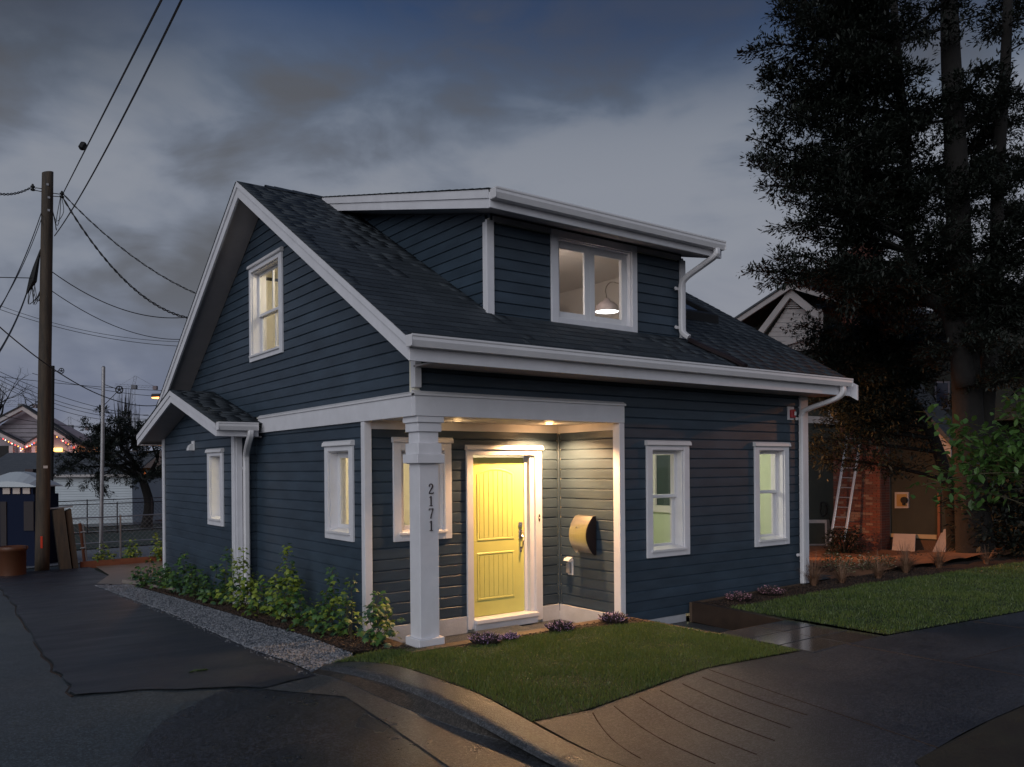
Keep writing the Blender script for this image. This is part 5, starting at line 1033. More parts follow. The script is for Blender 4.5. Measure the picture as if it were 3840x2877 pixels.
bp = [(12, 1646), (20, 1651), (32, 1657), (40, 1661), (45, 1664), (57, 1669), (68, 1674), (76, 1680), (80, 1684), (78, 1690), (84, 1684), (96, 1676), (101, 1675), (108, 1673), (113, 1671), (120, 1667), (128, 1662), (197, 1632), (213, 1639), (231, 1652), (236, 1654), (246, 1660), (256, 1666), (268, 1673), (278, 1678), (281, 1696)]
for i, (x, y) in enumerate(bp):
    c = at(x, y, HD - 3.5); b = MB(); b.loft([[(c.x + r * cos(a), c.y + r * sin(a), c.z + z) for a in (0, 1.05, 2.1, 3.14, 4.2, 5.2)] for r, z in ((.015, -.05), (.04, -.015), (.034, .03), (.01, .05))]); b.build('light_bulb', cols[(0, 2, 1, 0, 2, 0, 1, 3)[i % 8]], t)
b = MB(); b.tube([at(x, y - 1, HD - 3.45) for x, y in bp[:9]], .012, 4); b.tube([at(x, y - 1, HD - 3.45) for x, y in bp[10:17]], .012, 4); b.tube([at(x, y - 1, HD - 3.45) for x, y in bp[17:]], .012, 4); b.build('wire', cable_m, t)
lamp('fairy_glow', 'POINT', tuple(at(250, 1690, HD - 4.5)), 60, (1, .28, .2), .3); lamp('fairy_glow', 'POINT', tuple(at(80, 1695, HD - 4.5)), 40, (1, .35, .3), .3)
# red car parked beyond the garage, partly hidden by the bay
cc = at(640, 1955, 60); t = thing('parked_car', 'dark red car parked beside the far lane behind the bay', 'car', cc)
fx = Vector((-RT.x, -RT.y, 0)).normalized(); fy = Vector((-fx.y, fx.x, 0))
def cpt(u, v, z): return tuple(Vector(cc) + fx * u + fy * v + Vector((0, 0, z)))
red = material('dark_red_car_paint', (.14, .035, .03), .3, coat=.6); prof = [(-2.1, .32), (-2.15, .75), (-1.9, .95), (-1.35, 1.0), (-.75, 1.42), (.6, 1.45), (1.25, 1.02), (2.0, .88), (2.2, .65), (2.18, .32)]
b = MB(); b.loft([[cpt(u, v, z if z < 1.1 else z) for u, z in prof] for v in (-.8, .8)]); b.build('body', red, t); b = MB(); b.prism([cpt(u, -.805, z) for u, z in ((-1.2, 1.03), (-.7, 1.36), (.55, 1.39), (1.1, 1.04))], tuple(fy * .01 * -1)); b.prism([cpt(u, .805, z) for u, z in ((-1.2, 1.03), (-.7, 1.36), (.55, 1.39), (1.1, 1.04))], tuple(fy * .01)); b.build('window', material('car_glass', (.1, .1, .11), .08), t)
for u in (-1.35, 1.35):
    for v in (-.82, .82):
        b = MB(); c = Vector(cpt(u, v, .32)); b.tube([c - fy * .1, c - fy * .09, c + fy * .09, c + fy * .1], [.28, .32, .32, .28], 16); wh = b.build('wheel', black_m, t); b = MB(); s = 1 if v > 0 else -1; b.tube([c + fy * .09 * s, c + fy * .115 * s], .19, 12); b.build('rim', alu_m, wh)
for v in (-.55, .55): b = MB(); b.prism([cpt(2.17, v - .15, .68), cpt(2.17, v + .15, .68), cpt(2.12, v + .15, .82), cpt(2.12, v - .15, .82)], tuple(fx * .05)); b.build('headlight', alu_m, t)
cc2 = at(618, 1935, 85); lamp('added_car_glow', 'POINT', tuple(at(560, 1780, 62)), 900, SODIUM, .3)  # added point light without a fixture, for an orange glow by the car
# street lamp glowing behind the gable edge
t = thing('street_lamp', 'orange glowing street lamp at the edge of the gable roof', 'street lamp', at(625, 1900, 56)); A_ = at(625, 1485, 56); b = MB(); b.tube([(A_.x, A_.y, -1.9), (A_.x, A_.y, A_.z - .4), tuple(at(612, 1479, 56))], .08, 8); b.build('mast', galv_m, t); b = MB(); c = at(592, 1484, 56); b.tube([c - RT * .45, c - RT * .4, c + RT * .35, c + RT * .5], [.05, .13, .15, .05], 10); b.build('head', darkmetal_m, t)
b = MB(); b.tube([c - RT * .40 - Vector((0, 0, .12)), c + RT * .2 - Vector((0, 0, .12))], [.06, .12], 10); b.build('lens', material('sodium_lens', (1, .5, .2), .4, emit=(1, .34, .08), estr=5), t)
# tower cranes, far off
cranem = material('crane_grey', (.16, .16, .18), .8); cranew = material('crane_weight', (.22, .17, .18), .8)
def crane(label, base, top, jibL, jibR, D, apex, wt):
    t = thing('tower_crane', label, 'crane', at(base[0], base[1], D), 'tower cranes beyond the roofs'); k_ = D / 3087.6
    def lat(P0, P1, w_, n, nm):
        b = MB(); P0, P1 = Vector(P0), Vector(P1); dd = (P1 - P0); s1 = dd.normalized().cross(Vector((FW.x, FW.y, 0))).normalized() * w_; r = w_ * .10
        for sg in (-1, 1): b.tube([P0 + s1 * sg, P1 + s1 * sg], r, 4)
        for i in range(n): a = P0 + dd * (i / n); c = P0 + dd * ((i + 1) / n); b.tube([a + s1 * (1 if i % 2 else -1), c + s1 * (-1 if i % 2 else 1)], r * .7, 3)
        b.build(nm, cranem, t)
    lat(at(*base, D), at(*top, D), 6 * k_, 16, 'mast'); lat(at(*jibL, D), at(*jibR, D), 4 * k_, 22, 'jib'); lat(at(*top, D), at(*apex, D), 5 * k_, 5, 'apex')
    b = MB(); b.tube([at(*apex, D), at(jibL[0] * .7 + top[0] * .3, jibL[1], D)], .5 * k_, 3); b.tube([at(*apex, D), at(jibR[0], jibR[1], D)], .5 * k_, 3); b.build('stay_cable', cranem, t)
    b = MB(); x, y = wt; P_ = [at(x + u, y + v, D) for u, v in ((0, 0), (14, 0), (14, 14), (0, 14))]; b.prism([tuple(p) for p in P_], tuple(FW * 2)); b.build('counterweight', cranew, t)
    b = MB(); P_ = [at(top[0] + u, top[1] + v, D) for u, v in ((-9, -8), (9, -8), (9, 6), (-9, 6))]; b.prism([tuple(p) for p in P_], tuple(FW * 2)); b.build('cab', cranem, t)
crane('tall pale tower crane to the right of the steel pole', (500, 1640), (500, 1452), (430, 1444), (584, 1452), 420, (508, 1410), (572, 1447)); crane('smaller crane low between the two poles', (258, 1700), (262, 1602), (200, 1598), (330, 1602), 600, (260, 1563), (318, 1600)); crane('crane behind the pink house roof peak', (75, 1640), (75, 1522), (20, 1520), (135, 1522), 520, (73, 1482), (121, 1516))
# ------------------------------------------------------------------ neighbour's house on the right
def onx(px, py, Xp):
    d = FW + RT * ((px - 1919.8) / 3087.6) - UP * ((py - 1753.35) / 3087.6); return CP + d * ((Xp - CP.x) / d.x)
NX = 19.4; t = thing('neighbour_house', 'dark stuccoed neighbour house with white gables and brick chimney behind the trees', 'house', (NX + 3, 6, -.85))
def nface(pts, Xp, thick, nm, mat, parent=None):
    P_ = [onx(x, y, Xp) for x, y in pts]; b = MB(); b.prism([tuple(p) for p in P_], (thick, 0, 0)); return b.build(nm, mat, parent or t)
b = MB(); b.box(NX, NX + 9, 2.9, 16, -1.4, 3.0); b.build('lower_wall', stucco_m, t)
b = MB(); b.box(NX + .3, NX + 9, 1.2, 16, 3.0, 6.2); b.build('upper_wall', stucco_m, t)
nface([(2751, 1215), (2963, 1070), (3190, 1135), (3190, 1420), (2700, 1420)], NX + .3, 7, 'gable_wall', stucco_m)
def nband(a, c, w_, Xp, nm, mat, thick=.06): return nface([a, c, (c[0], c[1] + w_), (a[0], a[1] + w_)], Xp, thick, nm, mat)
nband((2735, 1209), (2964, 1058), 24, NX - 1.0, 'rake_board', lap_m); nband((2964, 1058), (3210, 1130), 24, NX - 1.0, 'rake_board', lap_m)
nface([(2730, 1206), (2964, 1050), (3215, 1124), (3215, 1130), (2964, 1058), (2732, 1212)], NX - 1.05, 8, 'roof', groof_m)
# steeper inner gable with louvre and lap boards
nband((2826, 1262), (2962, 1082), 34, NX - .85, 'rake_board', lap_m); nband((2962, 1082), (3068, 1170), 34, NX - .85, 'rake_board', lap_m)
nface([(2850, 1285), (2962, 1110), (3090, 1215), (3090, 1400), (2850, 1400)], NX - .55, .5, 'gable_backing', stucco_m)
for k in range(9): y0 = 1158 + k * 17.5; xl = max(2862, 2962 - (y0 - 1118) * .66); nface([(xl, y0 + 16.5), (3085, y0 + 16.5), (3085, y0), (xl + 9, y0)], NX - .62 - .0 * k, .05, 'siding_board', lap_m)
for k in range(7): y0 = 1112 + k * 6.5; nface([(2962 - (y0 - 1104) * .62, y0 + 4), (2962 + (y0 - 1104) * .75, y0 + 4), (2962 + (y0 - 1104) * .75, y0), (2962 - (y0 - 1104) * .62, y0)], NX - .68, .03, 'louvre_slat', lap_m)
nband((2880, 1300), (3060, 1245), 16, NX - .75, 'belt_board', lap_m)
# right wing gable with its pale bargeboard, dark window, far eave
nband((3330, 1412), (3565, 1672), 44, NX - .9, 'bargeboard', lap_m, .06); nface([(3322, 1400), (3335, 1392), (3575, 1660), (3566, 1672)], NX - .95, 5, 'wing_roof', groof_m)
nface([(3505, 1430), (3560, 1430), (3560, 1535), (3505, 1535)], NX + .2, .05, 'window_frame', material('dim_frame', (.16, .15, .18), .5)); nface([(3512, 1437), (3553, 1437), (3553, 1523), (3512, 1523)], NX + .18, .05, 'pane', material('dim_glass', (.03, .035, .06), .1))
nface([(3738, 1215), (3900, 1262), (3900, 1274), (3738, 1228)], NX + 1.0, 3, 'far_eave', lap_m); nface([(3730, 1228), (3900, 1270), (3900, 1700), (3560, 1700), (3560, 1240)], NX + 1.4, 3, 'rear_wing', stucco_m); nface([(3730, 1280), (3770, 1280), (3770, 1335), (3730, 1335)], NX + .7, .05, 'window', lap_m)
nface([(3106, 1462), (3146, 1462), (3146, 1592), (3106, 1592)], NX - .05, .06, 'window_frame', lap_m); nface([(3115, 1475), (3138, 1475), (3138, 1560), (3115, 1560)], NX - .08, .02, 'pane', material('pale_pane', (.2, .21, .25), .1)); nband((3030, 1560), (3146, 1566), 26, NX - .04, 'belt_board', lap_m)
nface([(3030, 1950), (3100, 1950), (3103, 2090), (3030, 2090)], NX - .30, .2, 'basement_frame', lap_m); nface([(3020, 1962), (3091, 1962), (3094, 2083), (3020, 2083)], NX - .33, .02, 'basement_screen', stucco_m); nface([(3020, 2040), (3093, 2040), (3093, 2046), (3020, 2046)], NX - .35, .02, 'screen_rail', galv_m)
nface([(3335, 2001), (3512, 2006), (3512, 2023), (3335, 2014)], NX - .04, .05, 'base_trim', material('cream_base_trim', (.42, .34, .22), .6)); nface([(3515, 1850), (3524, 1850), (3524, 2040), (3515, 2040)], NX - .08, .1, 'corner_post', rust_m); nface([(3335, 2023), (3512, 2028), (3512, 2090), (3335, 2090)], NX - .02, .03, 'base_panel', material('brown_base_panel', (.10, .055, .035), .8))
nface([(3355, 1846), (3406, 1846), (3406, 1906), (3355, 1906)], NX - .05, .06, 'vent_frame', lap_m); nface([(3362, 1853), (3399, 1853), (3399, 1899), (3362, 1899)], NX - .07, .02, 'vent_box', material('yellowed_wood', (.34, .22, .08), .7))
b = MB(); c = onx(3388, 1876, NX - .13); n = 18; b.tube([c, c + Vector((.06, 0, 0))], .098, n); b.tube([c - Vector((0, 0, .08)), c - Vector((0, 0, .15))], .04, 8); b.build('round_vent', black_m, t)
# brick chimney on the wall, bricks laid singly on the part the photo shows
ch = thing('brick_chimney', 'tall tapering red brick chimney behind the aluminium ladder', 'chimney', (NX - .5, 6.2, -.9)); CX = NX - .55
yL, yR = onx(3127, 1950, CX).y, onx(3302, 1950, CX).y; yl2, yr2 = onx(3160, 1100, CX).y, onx(3268, 1100, CX).y; zt = onx(3215, 950, CX).z
b = MB(); b.loft([[(CX + .012, a, z), (CX + .012, c, z), (NX - .001, c, z), (NX - .001, a, z)] for z, a, c in ((-1.2, yR, yL), (2.3, yR, yL), (3.3, yr2, yl2), (zt, yr2, yl2))]); b.build('core', mortar_m, ch)
b = MB(); b.box(CX + .0, NX, yr2 - .08, yl2 + .08, zt, zt + .14); b.box(CX + .1, NX - .15, yr2 + .25, yl2 - .25, zt + .14, zt + .34); b.build('cap', brick_m[1], ch)
bm_ = []
for m_ in brick_m:
    me = bpy.data.meshes.new('brick'); b = MB(); b.cbox(-.5, .5, -.5, .5, -.5, .5, .03); me.from_pydata(b.v, [], b.f); me.materials.append(m_); bm_.append(me)
nbr = 0; z = -.86; row = 0; restb = MB()
def brick_at(x, y, z, sx, sy, sz):
    global nbr
    mi = random.choice((0, 0, 1, 0, 1)); 
    if random.random() < .25 and y > (yL + yR) / 2 - .5 : mi = 2
    if nbr < 298 and -.86 < z < 2.2:
        o = bpy.data.objects.new('brick', bm_[mi]); COL.objects.link(o); o.parent = ch; o.location = Vector((x, y, z)) - wl(ch); o.scale = (sx, sy, sz); nbr += 1
    else: restb.mi = mi; restb.box(x - sx / 2, x + sx / 2, y - sy / 2, y + sy / 2, z - sz / 2, z + sz / 2)
while z < zt:
    f = min(1, max(0, (z - 2.3) / 1.0)); a, c = yR + (yr2 - yR) * f, yL + (yl2 - yL) * f; y = a - (.12 if row % 2 else 0)
    while y < c - .02:
        y0, y1 = max(y, a), min(y + .225, c); y += .235
        if y1 - y0 > .04: brick_at(CX, (y0 + y1) / 2, z, .03 + random.uniform(0, .006), y1 - y0, .066)
    for x0 in (CX + .02, CX + .26): restb.mi = random.choice((0, 1)); restb.box(x0 + .01, min(x0 + .23, NX - .01), a - .012, a, z - .033, z + .033)
    z += .0765; row += 1
restb.build('brick_field', brick_m, ch)['kind'] = 'stuff'
t = thing('roof_chimney', 'short dark chimney stack on the neighbour roof', 'chimney', onx(3125, 1130, NX + 2)); nface([(3087, 1052), (3168, 1062), (3168, 1120), (3087, 1120)], NX + 2, .8, 'stack', brick_m[1]); nface([(3102, 1042), (3150, 1046), (3150, 1060), (3102, 1054)], NX + 2.2, .5, 'cap', brick_m[1])
# ladder
t = thing('ladder', 'aluminium extension ladder leaning against the brick chimney', 'ladder', onx(3138, 2018, NX - 1.5))
def lp(s, q): return onx(3114 + (3178 - 3114) * q, 2030 + (1636 - 2030) * q, NX - 1.4 + .62 * q) if s == 0 else onx(3166 + (3229 - 3166) * q, 2032 + (1638 - 2032) * q, NX - 1.4 + .62 * q)
for s in (0, 1): b = MB(); rectsweep(b, [lp(s, k / 8) for k in range(9)], .028, .04); b.build('rail', alu_m, t)
for k in range(11): q = .045 + k * .0935; b = MB(); b.tube([lp(0, q), lp(1, q)], .018, 6); b.build('rung', alu_m, t)
for i, (x, s, L2) in enumerate(((3505, 36, 1.0), (3519, 30, 1.12), (3534, 22, .96))):
    pass
t = thing('plank_bundle', 'bundle of pale offcut planks leaning at the dark house corner', 'planks', onx(3520, 2078, NX - .9))
for x0, x1, yt, xo in ((3497, 3512, 1998, 34), (3512, 3526, 1984, 30), (3527, 3538, 1975, 26), (3540, 3545, 1966, 18)):
    b = MB(); A_ = onx(x0, 2074, NX - 1.1); B_ = onx(x1, 2074, NX - 1.1); C_ = onx(x1 + xo, yt, NX - .3); D_ = onx(x0 + xo, yt, NX - .3); b.prism([A_, B_, C_, D_], (-.04, 0, 0)); b.build('plank', ply_m, t)
b = MB(); b.prism([onx(3345, 2070, NX - .55), onx(3431, 2068, NX - .55), onx(3434, 2003, NX - .12), onx(3352, 2001, NX - .12)], (-.02, 0, 0)); tag(b.build('white_panel', ply_m), 'square white board leaning on the dark wall right of the chimney', 'board')
t = thing('hose_reel', 'dark hose reel on the wall left of the ladder', 'hose', onx(3090, 1905, NX - .1)); b = MB(); b.tube(cmr([onx(3078, 1885, NX - .2), onx(3098, 1888, NX - .2), onx(3096, 1930, NX - .2), onx(3078, 1930, NX - .2), onx(3078, 1885, NX - .2)], 5), .03, 6); b.tube(cmr([onx(3092, 1915, NX - .2), onx(3106, 1930, NX - .25), onx(3115, 1975, NX - .3)], 4), .014, 5); b.build('hose', black_m, t)
sheet('red_soil', [(7.4, -.02), (10, -.12), (13, -.3), (19.4, .6), (19.4, 9.5), (7.0, 9.2), (7.0, 1.2), (7.8, 1.0), (7.75, .25), (7.3, .25)], lambda x, y: gz(x, y) + .015 + .05 * ss(8.2, 9, x), dirt_m, .22, rough=.07, rscale=2.2)
sheet('concrete_pad', [(6.86, .0), (7.8, .0), (7.8, 1.2), (6.92, 1.2)], lambda x, y: gz(x, y) + .02, conc_m, .4)
stones('soil_clods', [(7.9, .3), (12, .5), (19, 3), (19, 8.5), (8.2, 5)], 2600, .02, .055, lambda x, y: gz(x, y) + .05, .01, [dirt_m, soil_m], .6)
plank('timber_edging', 'dark timber edging between the red soil and the right lawn bed', [(7.0, -.10), (13.5, -.55)], (.03, .03), .12, .05, material('black_timber', (.02, .014, .01), .6), 'edging')
# ------------------------------------------------------------------ trees
def trunk_from(pxs, D, rads, name, parent, mat=bark_m, n=10):
    P_ = [at(x, y, D if not isinstance(D, list) else D[i]) for i, (x, y) in enumerate(pxs)]
    P2 = cmr([tuple(p) + (r,) for p, r in zip(P_, rads)], 5); b = MB(); b.tube([p[:3] for p in P2], [p[3] for p in P2], n); b.build(name, mat, parent, smooth=True); return [Vector(p[:3]) for p in P2]
def limb(b, A, B, r, rs, sag=.0, bend=.15, n=9):
    d_ = B - A; L_ = d_.length; pts = []; off = Vector((rs.uniform(-1, 1), rs.uniform(-1, 1), rs.uniform(-.6, .6))) * L_ * bend
    for k in range(n + 1):
        q = k / n; p = A.lerp(B, q) + off * sin(pi * q) * .5 + Vector((0, 0, -sag * L_ * sin(pi * q))) + Vector((noise.noise(A + Vector((q * 3, 0, 0))), noise.noise(B + Vector((0, q * 3, 0))), 0)) * .12 * L_ * q * .5; pts.append(p)
    b.tube(pts, [max(.006, r * (1 - .85 * k / n)) for k in range(n + 1)], 5); return pts
def foliage(items_pts, rs, per, spread, size, kind='thin', fl=.6, q0=.25):
    it = []
    for pts in items_pts:
        n = len(pts) - 1; L_ = sum((pts[i + 1] - pts[i]).length for i in range(n)); m = int(per * L_)
        for k in range(m):
            q = q0 + (1 - q0) * rs.random() ** .75; i = min(n - 1, int(q * n)); c = pts[i].lerp(pts[i + 1], q * n - i)
            o_ = Vector((rs.gauss(0, 1), rs.gauss(0, 1), rs.gauss(0, fl))) * spread * (.55 + .5 * (1 - q)); c = c + o_; ax = (o_ + (pts[i + 1] - pts[i]).normalized() * .2).normalized()
            for j in range(6):
                it.append((tuple(c + Vector((rs.gauss(0, 1), rs.gauss(0, 1), rs.gauss(0, .7))) * size * .45), tuple(ax + Vector((rs.gauss(0, .7), rs.gauss(0, .7), rs.gauss(0, .5)))), size * rs.uniform(.35, 1.5), rs.uniform(0, 6)))
    return it
def conifer(label, base, trunks, tips, boxes, nrand, mat, seed, per=20, spread=.22, size=.14, Dr=(14.6, 18.5), trad=1.):
    rs = random.Random(seed); t = thing('conifer', label, 'tree', base); tp = []
    for pxs, D, rads in trunks: tp += trunk_from(pxs, D, rads, 'trunk', t)
    b = MB(); fol = []
    def origin(B): 
        c = [p for p in tp if p.z < B.z + .6] or tp; return min(c, key=lambda p: (p - B).length + .8 * abs(p.z - (B.z - .5)))
    for (px, py, D) in tips:
        B = at(px, py, D); A = origin(B); P_ = limb(b, A, B, .055, rs); fol.append(P_)
        for k in range(7):
            q = rs.uniform(.35, 1); i = min(8, int(q * 9)); S = P_[i]; E_ = S + Vector((rs.uniform(-1, 1), rs.uniform(-1, 1), rs.uniform(-.35, .5))).normalized() * rs.uniform(.3, .8); fol.append(limb(b, S, E_, .015, rs, n=4))
    for k in range(int(nrand * .8)):
        S = rs.choice(tp)
        if S.z < 3.2: continue
        a_ = rs.uniform(0, 6.28); E_ = S + Vector((cos(a_), sin(a_), rs.uniform(-.3, .4))) * rs.uniform(.4, 1.3); fol.append(limb(b, S, E_, .02, rs, n=5))
    for k in range(nrand):
        bx = rs.choice(boxes); B = at(rs.uniform(bx[0], bx[1]), rs.uniform(bx[2], bx[3]), rs.uniform(*Dr)); A = origin(B); P_ = limb(b, A, B, .045, rs); fol.append(P_)
        for j in range(4):
            q = rs.uniform(.35, 1); i = min(8, int(q * 9)); S = P_[i]; E_ = S + Vector((rs.uniform(-1, 1), rs.uniform(-1, 1), rs.uniform(-.35, .5))).normalized() * rs.uniform(.3, .8); fol.append(limb(b, S, E_, .012, rs, n=4))
    b.build('branches', bark_m, t)['kind'] = 'stuff'
    print(label, sum(1 for _ in fol))
    v, f = leaves(foliage(fol, rs, per, spread, size), 'thin'); o = np_mesh('crown', v - np.array(base), f, mat, t, base); o['kind'] = 'stuff'; return t
TD = 16.2; bs = at(3650, 2120, TD)
conifer('giant black conifer with three trunks towering at the right edge', (bs.x, bs.y, -.1),
    [([(3665, 2150), (3640, 1800), (3625, 1450), (3602, 1050), (3585, 600), (3565, 200), (3550, -350)], TD, [.38, .30, .27, .235, .21, .18, .12]),
     ([(3670, 1800), (3690, 1550), (3712, 1300), (3733, 1000), (3745, 600), (3772, 200), (3790, -300)], TD + .2, [.2, .19, .16, .13, .12, .10, .07]),
     ([(3625, 1450), (3560, 1180), (3440, 1090), (3408, 900), (3398, 600), (3360, 150), (3340, -250)], TD - .2, [.2, .16, .12, .10, .095, .08, .05])],
    [(2955, 10, 16), (2895, 60, 16), (2872, 150, 15.6), (2885, 265, 15.8), (2905, 340, 16.2), (3010, 385, 16), (2840, 420, 15.5), (2832, 520, 15.8), (2850, 600, 16.2), (2905, 640, 16), (2848, 695, 15.5), (2955, 750, 16), (2965, 830, 15.6), (3040, 885, 16.4), (2795, 1015, 15.2), (2900, 1045, 15.4), (2990, 950, 15.8), (3100, 760, 15), (3090, 560, 15), (3080, 230, 15), (2990, 110, 16.5), (3130, 40, 16)],
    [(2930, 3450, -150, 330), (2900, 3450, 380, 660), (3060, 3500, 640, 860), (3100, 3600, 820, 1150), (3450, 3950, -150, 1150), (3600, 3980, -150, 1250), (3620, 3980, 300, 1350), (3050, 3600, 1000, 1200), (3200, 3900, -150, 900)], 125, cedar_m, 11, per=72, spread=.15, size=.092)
bs = at(3575, 2090, 19.0)
conifer('dark juniper in front of the neighbour house and ladder', (bs.x, bs.y, -.75), [([(3575, 2090), (3560, 1850), (3480, 1600), (3330, 1420), (3230, 1250)], 19.2, [.15, .14, .12, .09, .04])],
    [(2975, 1215, 18.4), (3000, 1310, 18.8), (3030, 1400, 19), (3060, 1500, 19.5), (3090, 1330, 19), (3062, 1640, 19), (3075, 1720, 19.2)],
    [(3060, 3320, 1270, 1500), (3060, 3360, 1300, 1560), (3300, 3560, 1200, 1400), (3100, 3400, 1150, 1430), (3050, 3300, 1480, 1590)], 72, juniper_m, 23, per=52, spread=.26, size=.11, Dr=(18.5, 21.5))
# evergreen shrub mass under the big tree, at the right edge
def dark_shrub(label, c, rad, h, n, seed, mat=cedar_m, size=.12):
    rs = random.Random(seed); t = thing('dark_shrub', label, 'shrub', c); it = []; b = MB()
    for k in range(10): a = rs.uniform(0, 6.28); b.tube([c, (c[0] + cos(a) * rad * .6, c[1] + sin(a) * rad * .6, c[2] + h * rs.uniform(.5, .9))], .018, 5)
    b.build('stem', bark_m, t)
    for k in range(n):
        a = rs.uniform(0, 6.28); q = rs.uniform(0, 1) ** .45; ph = rs.uniform(0, 1); rr = rad * q * sqrt(max(.05, 1 - (ph - .25) ** 2)) * (1 + .3 * noise.noise(Vector((cos(a) * 2, sin(a) * 2, ph * 3)))); it.append(((c[0] + cos(a) * rr, c[1] + sin(a) * rr, c[2] + h * ph * (1 + .2 * noise.noise(Vector((a, ph * 4, seed))))), (cos(a) + rs.gauss(0, .5), sin(a) + rs.gauss(0, .5), rs.gauss(0, .5)), size * rs.uniform(.6, 1.2), rs.uniform(0, 6)))
    v, f = leaves(it, 'oval'); o = np_mesh('foliage', v - np.array(c), f, mat, t, c); o['kind'] = 'stuff'
dark_shrub('black evergreen shrub filling the dark right corner', (13.4, -.25, -.1), 1.15, 2.3, 7000, 1, size=.13); dark_shrub('dark evergreen shrub deep in the corner under the tree', (14.9, .3, -.3), 1.1, 2.3, 5000, 2); dark_shrub('low green bush at the foot of the ladder', tuple(onx(3165, 2085, NX - 1.9)), .55, .80, 1500, 3, juniper_m, .09)
# laurel reaching in from the right, its leaves laid one by one
lb = at(3790, 2125, 13.4); t = thing('laurel_shrub', 'broad leaved green laurel lit at the right edge', 'shrub', (lb.x, lb.y, 0.0)); rs = random.Random(9); b = MB()
lv, lf = leaf_pts('oval'); lme = bpy.data.meshes.new('leaf'); lme.from_pydata([tuple(p) for p in lv * (1, 1.05, 1)], [], [tuple(f) for f in lf]); lme.materials.append(laurel_m); ll = []
mids = {}
for (px, py, D, nl) in [(3560, 1640, 12.3, 12), (3760, 1700, 12.2, 12), (3475, 1546, 12.5, 16), (3545, 1590, 12.6, 12), (3600, 1625, 12.4, 12), (3505, 1775, 12.3, 12), (3555, 1745, 12.5, 12), (3432, 1825, 12.1, 9), (3500, 1830, 12.4, 10), (3640, 1745, 12.4, 10), (3680, 1600, 12.6, 12), (3740, 1610, 12.4, 14), (3780, 1650, 12.5, 12), (3820, 1640, 12.3, 12), (3800, 1465, 12.6, 14), (3835, 1500, 12.7, 12), (3755, 1530, 12.6, 9), (3860, 1560, 12.5, 10), (3700, 1690, 12.6, 10), (3580, 1680, 12.7, 10), (3840, 1700, 12.4, 10), (3620, 1830, 12.9, 6), (3570, 1900, 13, 5), (3720, 1780, 12.9, 6), (3840, 1420, 12.7, 9)]:
    B = at(px, py, D); A = at(3900 + rs.uniform(0, 60), rs.uniform(1750, 1950), D + .5); M_ = A.lerp(B, .5) + Vector((0, 0, .10)); P_ = cmr([tuple(A), tuple(M_), tuple(B)], 7); b.tube(P_, [.009 * (1 - .7 * i / (len(P_) - 1)) for i in range(len(P_))], 5)
    P_ = [Vector(p) for p in P_]
    for k in range(nl):
        q = 1 - (k / nl) * .6; i = min(len(P_) - 2, int(q * (len(P_) - 1))); c = P_[i].lerp(P_[i + 1], q * (len(P_) - 1) - i); tdir = (P_[i + 1] - P_[i]).normalized(); a = k * 2.4 + rs.uniform(-.4, .4); sd = tdir.cross(Vector((0, 0, 1))).normalized(); up = sd.cross(tdir)
        dr = (tdir * rs.uniform(.3, .9) + sd * cos(a) + up * sin(a) * .8 + Vector((0, 0, -.15))).normalized(); ll.append((c, dr, rs.uniform(.14, .20)))
b.build('stem', stem_m, t)
ex = [(tuple(c + Vector((rs.gauss(0, .16) + .12, rs.gauss(0, .16), rs.gauss(0, .14) - .05))), (rs.gauss(0, 1), rs.gauss(0, 1), rs.gauss(-.2, .5)), rs.uniform(.11, .17), rs.uniform(0, 6)) for c, dr, s_ in ll for k in range(3)]
v, f = leaves(ex, 'oval'); o = np_mesh('foliage', v - np.array(wl(t)), f, laurel_m, t, wl(t)); o['kind'] = 'stuff'
for c, dr, s_ in ll:
    o = bpy.data.objects.new('leaf', lme); COL.objects.link(o); o.parent = t; q = dr.to_track_quat('X', 'Z'); o.rotation_mode = 'QUATERNION'; o.rotation_quaternion = q; o.location = c - wl(t); o.scale = (s_, s_, s_)
# gnarled bare tree behind the lane and slim poplars
def bare_tree(label, base, h, seed, r0, levels=4, spreadv=.75, leafn=0, up=.35, grp=None, k0=5):
    rs = random.Random(seed); t = thing('bare_tree', label, 'tree', base, grp); b = MB(); tips = []; base = Vector(base)
    tr = cmr([tuple(base - Vector((0, 0, .3))), tuple(base + Vector((.03 * h, 0, h * .18))), tuple(base + Vector((-.02 * h, 0, h * .38)))], 4); bt = MB(); bt.tube(tr, [r0 * (1 - .35 * i / (len(tr) - 1)) for i in range(len(tr))], 9); bt.build('trunk', bark_m, t)
    def grow(p, d_, L_, r, lv):
        pts = [p]; dd = d_.normalized()
        for k in range(4): dd = (dd + Vector((rs.gauss(0, .22), rs.gauss(0, .22), rs.gauss(0, .18) + up * .12))).normalized(); pts.append(pts[-1] + dd * L_ / 4)
        b.tube(pts, [r * (1 - .5 * k / 4) for k in range(5)], 4 if lv < levels - 1 else 5)
        if lv == 0: tips.append(pts); return
        for k in range(rs.choice((2, 3, 3))): grow(pts[rs.choice((2, 3, 4, 4))], dd + Vector((rs.gauss(0, spreadv), rs.gauss(0, spreadv), rs.gauss(0, spreadv * .6))), L_ * rs.uniform(.55, .8), r * .5, lv - 1)
    for k in range(k0): a = 2 * pi * k / k0 + rs.uniform(-.3, .3); grow(Vector(tr[-1]), Vector((cos(a), sin(a), rs.uniform(.2, 1.1))), h * .30, r0 * .45, levels - 1)
    b.build('branches', bark_m, t)['kind'] = 'stuff'
    if leafn:
        v, f = leaves(foliage(tips, rs, leafn, .12, .15), 'thin'); o = np_mesh('crown', v - np.array(tuple(base)), f, cedar_m, t, tuple(base)); o['kind'] = 'stuff'
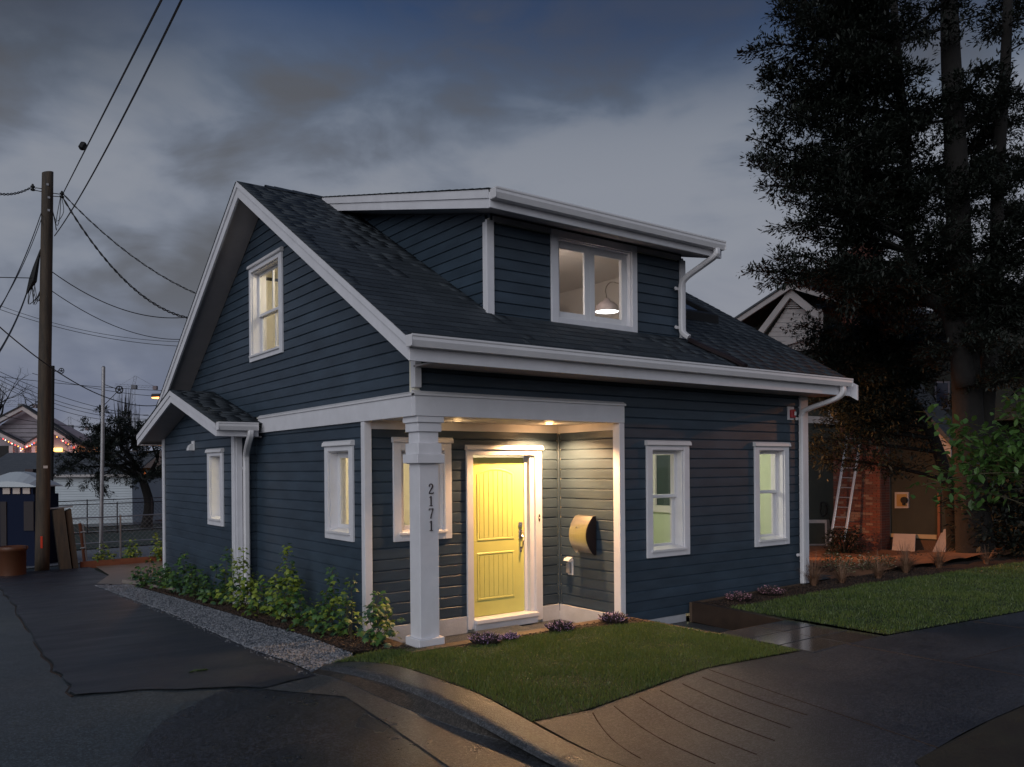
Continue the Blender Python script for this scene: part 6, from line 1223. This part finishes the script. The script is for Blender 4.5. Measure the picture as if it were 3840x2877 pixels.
q = at(545, 1972, 44); bare_tree('gnarled dark tree in front of the garage end and the red car', (q.x, q.y, q.z), 6.6, 4, .30, 5, .85, 30, .1, k0=10)
for i, (px, py, D, h, lb_) in enumerate(((455, 1760, 90, 9.0, 'slim bare poplar behind the steel pole'), (475, 1760, 92, 10.0, 'tallest slim bare poplar behind the dark tree'), (505, 1760, 95, 8.0, 'right hand slim bare poplar behind the dark tree'))):
    q = at(px, py, D); rs = random.Random(i); t = thing('bare_poplar', lb_, 'tree', (q.x, q.y, q.z), 'bare poplars beyond the garage'); b = MB()
    b.tube([q, q + Vector((0, 0, h * .4))], .12, 6); b.build('trunk', bark_m, t); b = MB()
    for k in range(36): a = rs.uniform(0, 6.28); s0 = q + Vector((0, 0, h * rs.uniform(.05, .4))); b.tube([s0, s0 + Vector((cos(a) * .4, sin(a) * .4, h * .25)), s0 + Vector((cos(a) * .75 * rs.uniform(.3, 1), sin(a) * .7, h * rs.uniform(.45, .62)))], [.045, .03, .014], 3)
    b.build('branches', bark_m, t)['kind'] = 'stuff'
q = at(-30, 1620, 75); bare_tree('faint bare tree at the far left edge above the pink house', (q.x, q.y, q.z - 3), 9, 14, .3, 5, .6, 0, .5)
# far-off tree line and dark houses closing the street
b = MB(); rs = random.Random(2)
vs = []; px = -200
while px < 760:
    hgt = 1735 - 40 * noise.noise(Vector((px * .02, 0, 0))) - 25 * noise.noise(Vector((px * .09, 3, 0))); vs.append((px, hgt)); px += 6
P_ = [at(x, y, 150) for x, y in vs]; b.prism([tuple(p) for p in P_] + [tuple(at(760, 1860, 150)), tuple(at(-200, 1860, 150))], tuple(FW * 6)); tag(b.build('distant_trees', material('distant_foliage', (.03, .032, .04), .9)), 'low dark band of distant trees beyond the houses', 'trees', kind='stuff')
t = thing('far_house', 'dark house with a lit window beyond the red car', 'house', at(580, 1900, 75)); nb_ = None
P_ = [at(x, y, 75) for x, y in ((470, 1745), (760, 1745), (760, 1960), (470, 1960))]; b = MB(); b.prism([tuple(p) for p in P_], tuple(FW * 4)); b.build('wall', stucco_m, t)
P_ = [at(x, y, 74.4) for x, y in ((440, 1755), (480, 1690), (760, 1690), (760, 1755))]; b = MB(); b.prism([tuple(p) for p in P_], tuple(FW * 5)); b.build('roof', groof_m, t)
P_ = [at(x, y, 74.9) for x, y in ((540, 1772), (572, 1772), (572, 1782), (540, 1782))]; b = MB(); b.prism([tuple(p) for p in P_], tuple(FW * .05)); b.build('window', material('orange_window', (.9, .3, .1), .5, emit=(1, .25, .06), estr=.8), t)
sheet('far_road', [(4, 44), (22, 44), (26, 62), (6, 62)], lambda x, y: far(x, y) + .05, conc_m, 2.0)
sheet('far_path', [(-2, 36.2), (14, 37.0), (14, 38.2), (-2, 37.4)], lambda x, y: far(x, y) + .05, conc_m, 1.0)
print('objects', len(bpy.data.objects), 'tris', sum(len(o.data.polygons) for o in bpy.data.objects if o.type == 'MESH'))
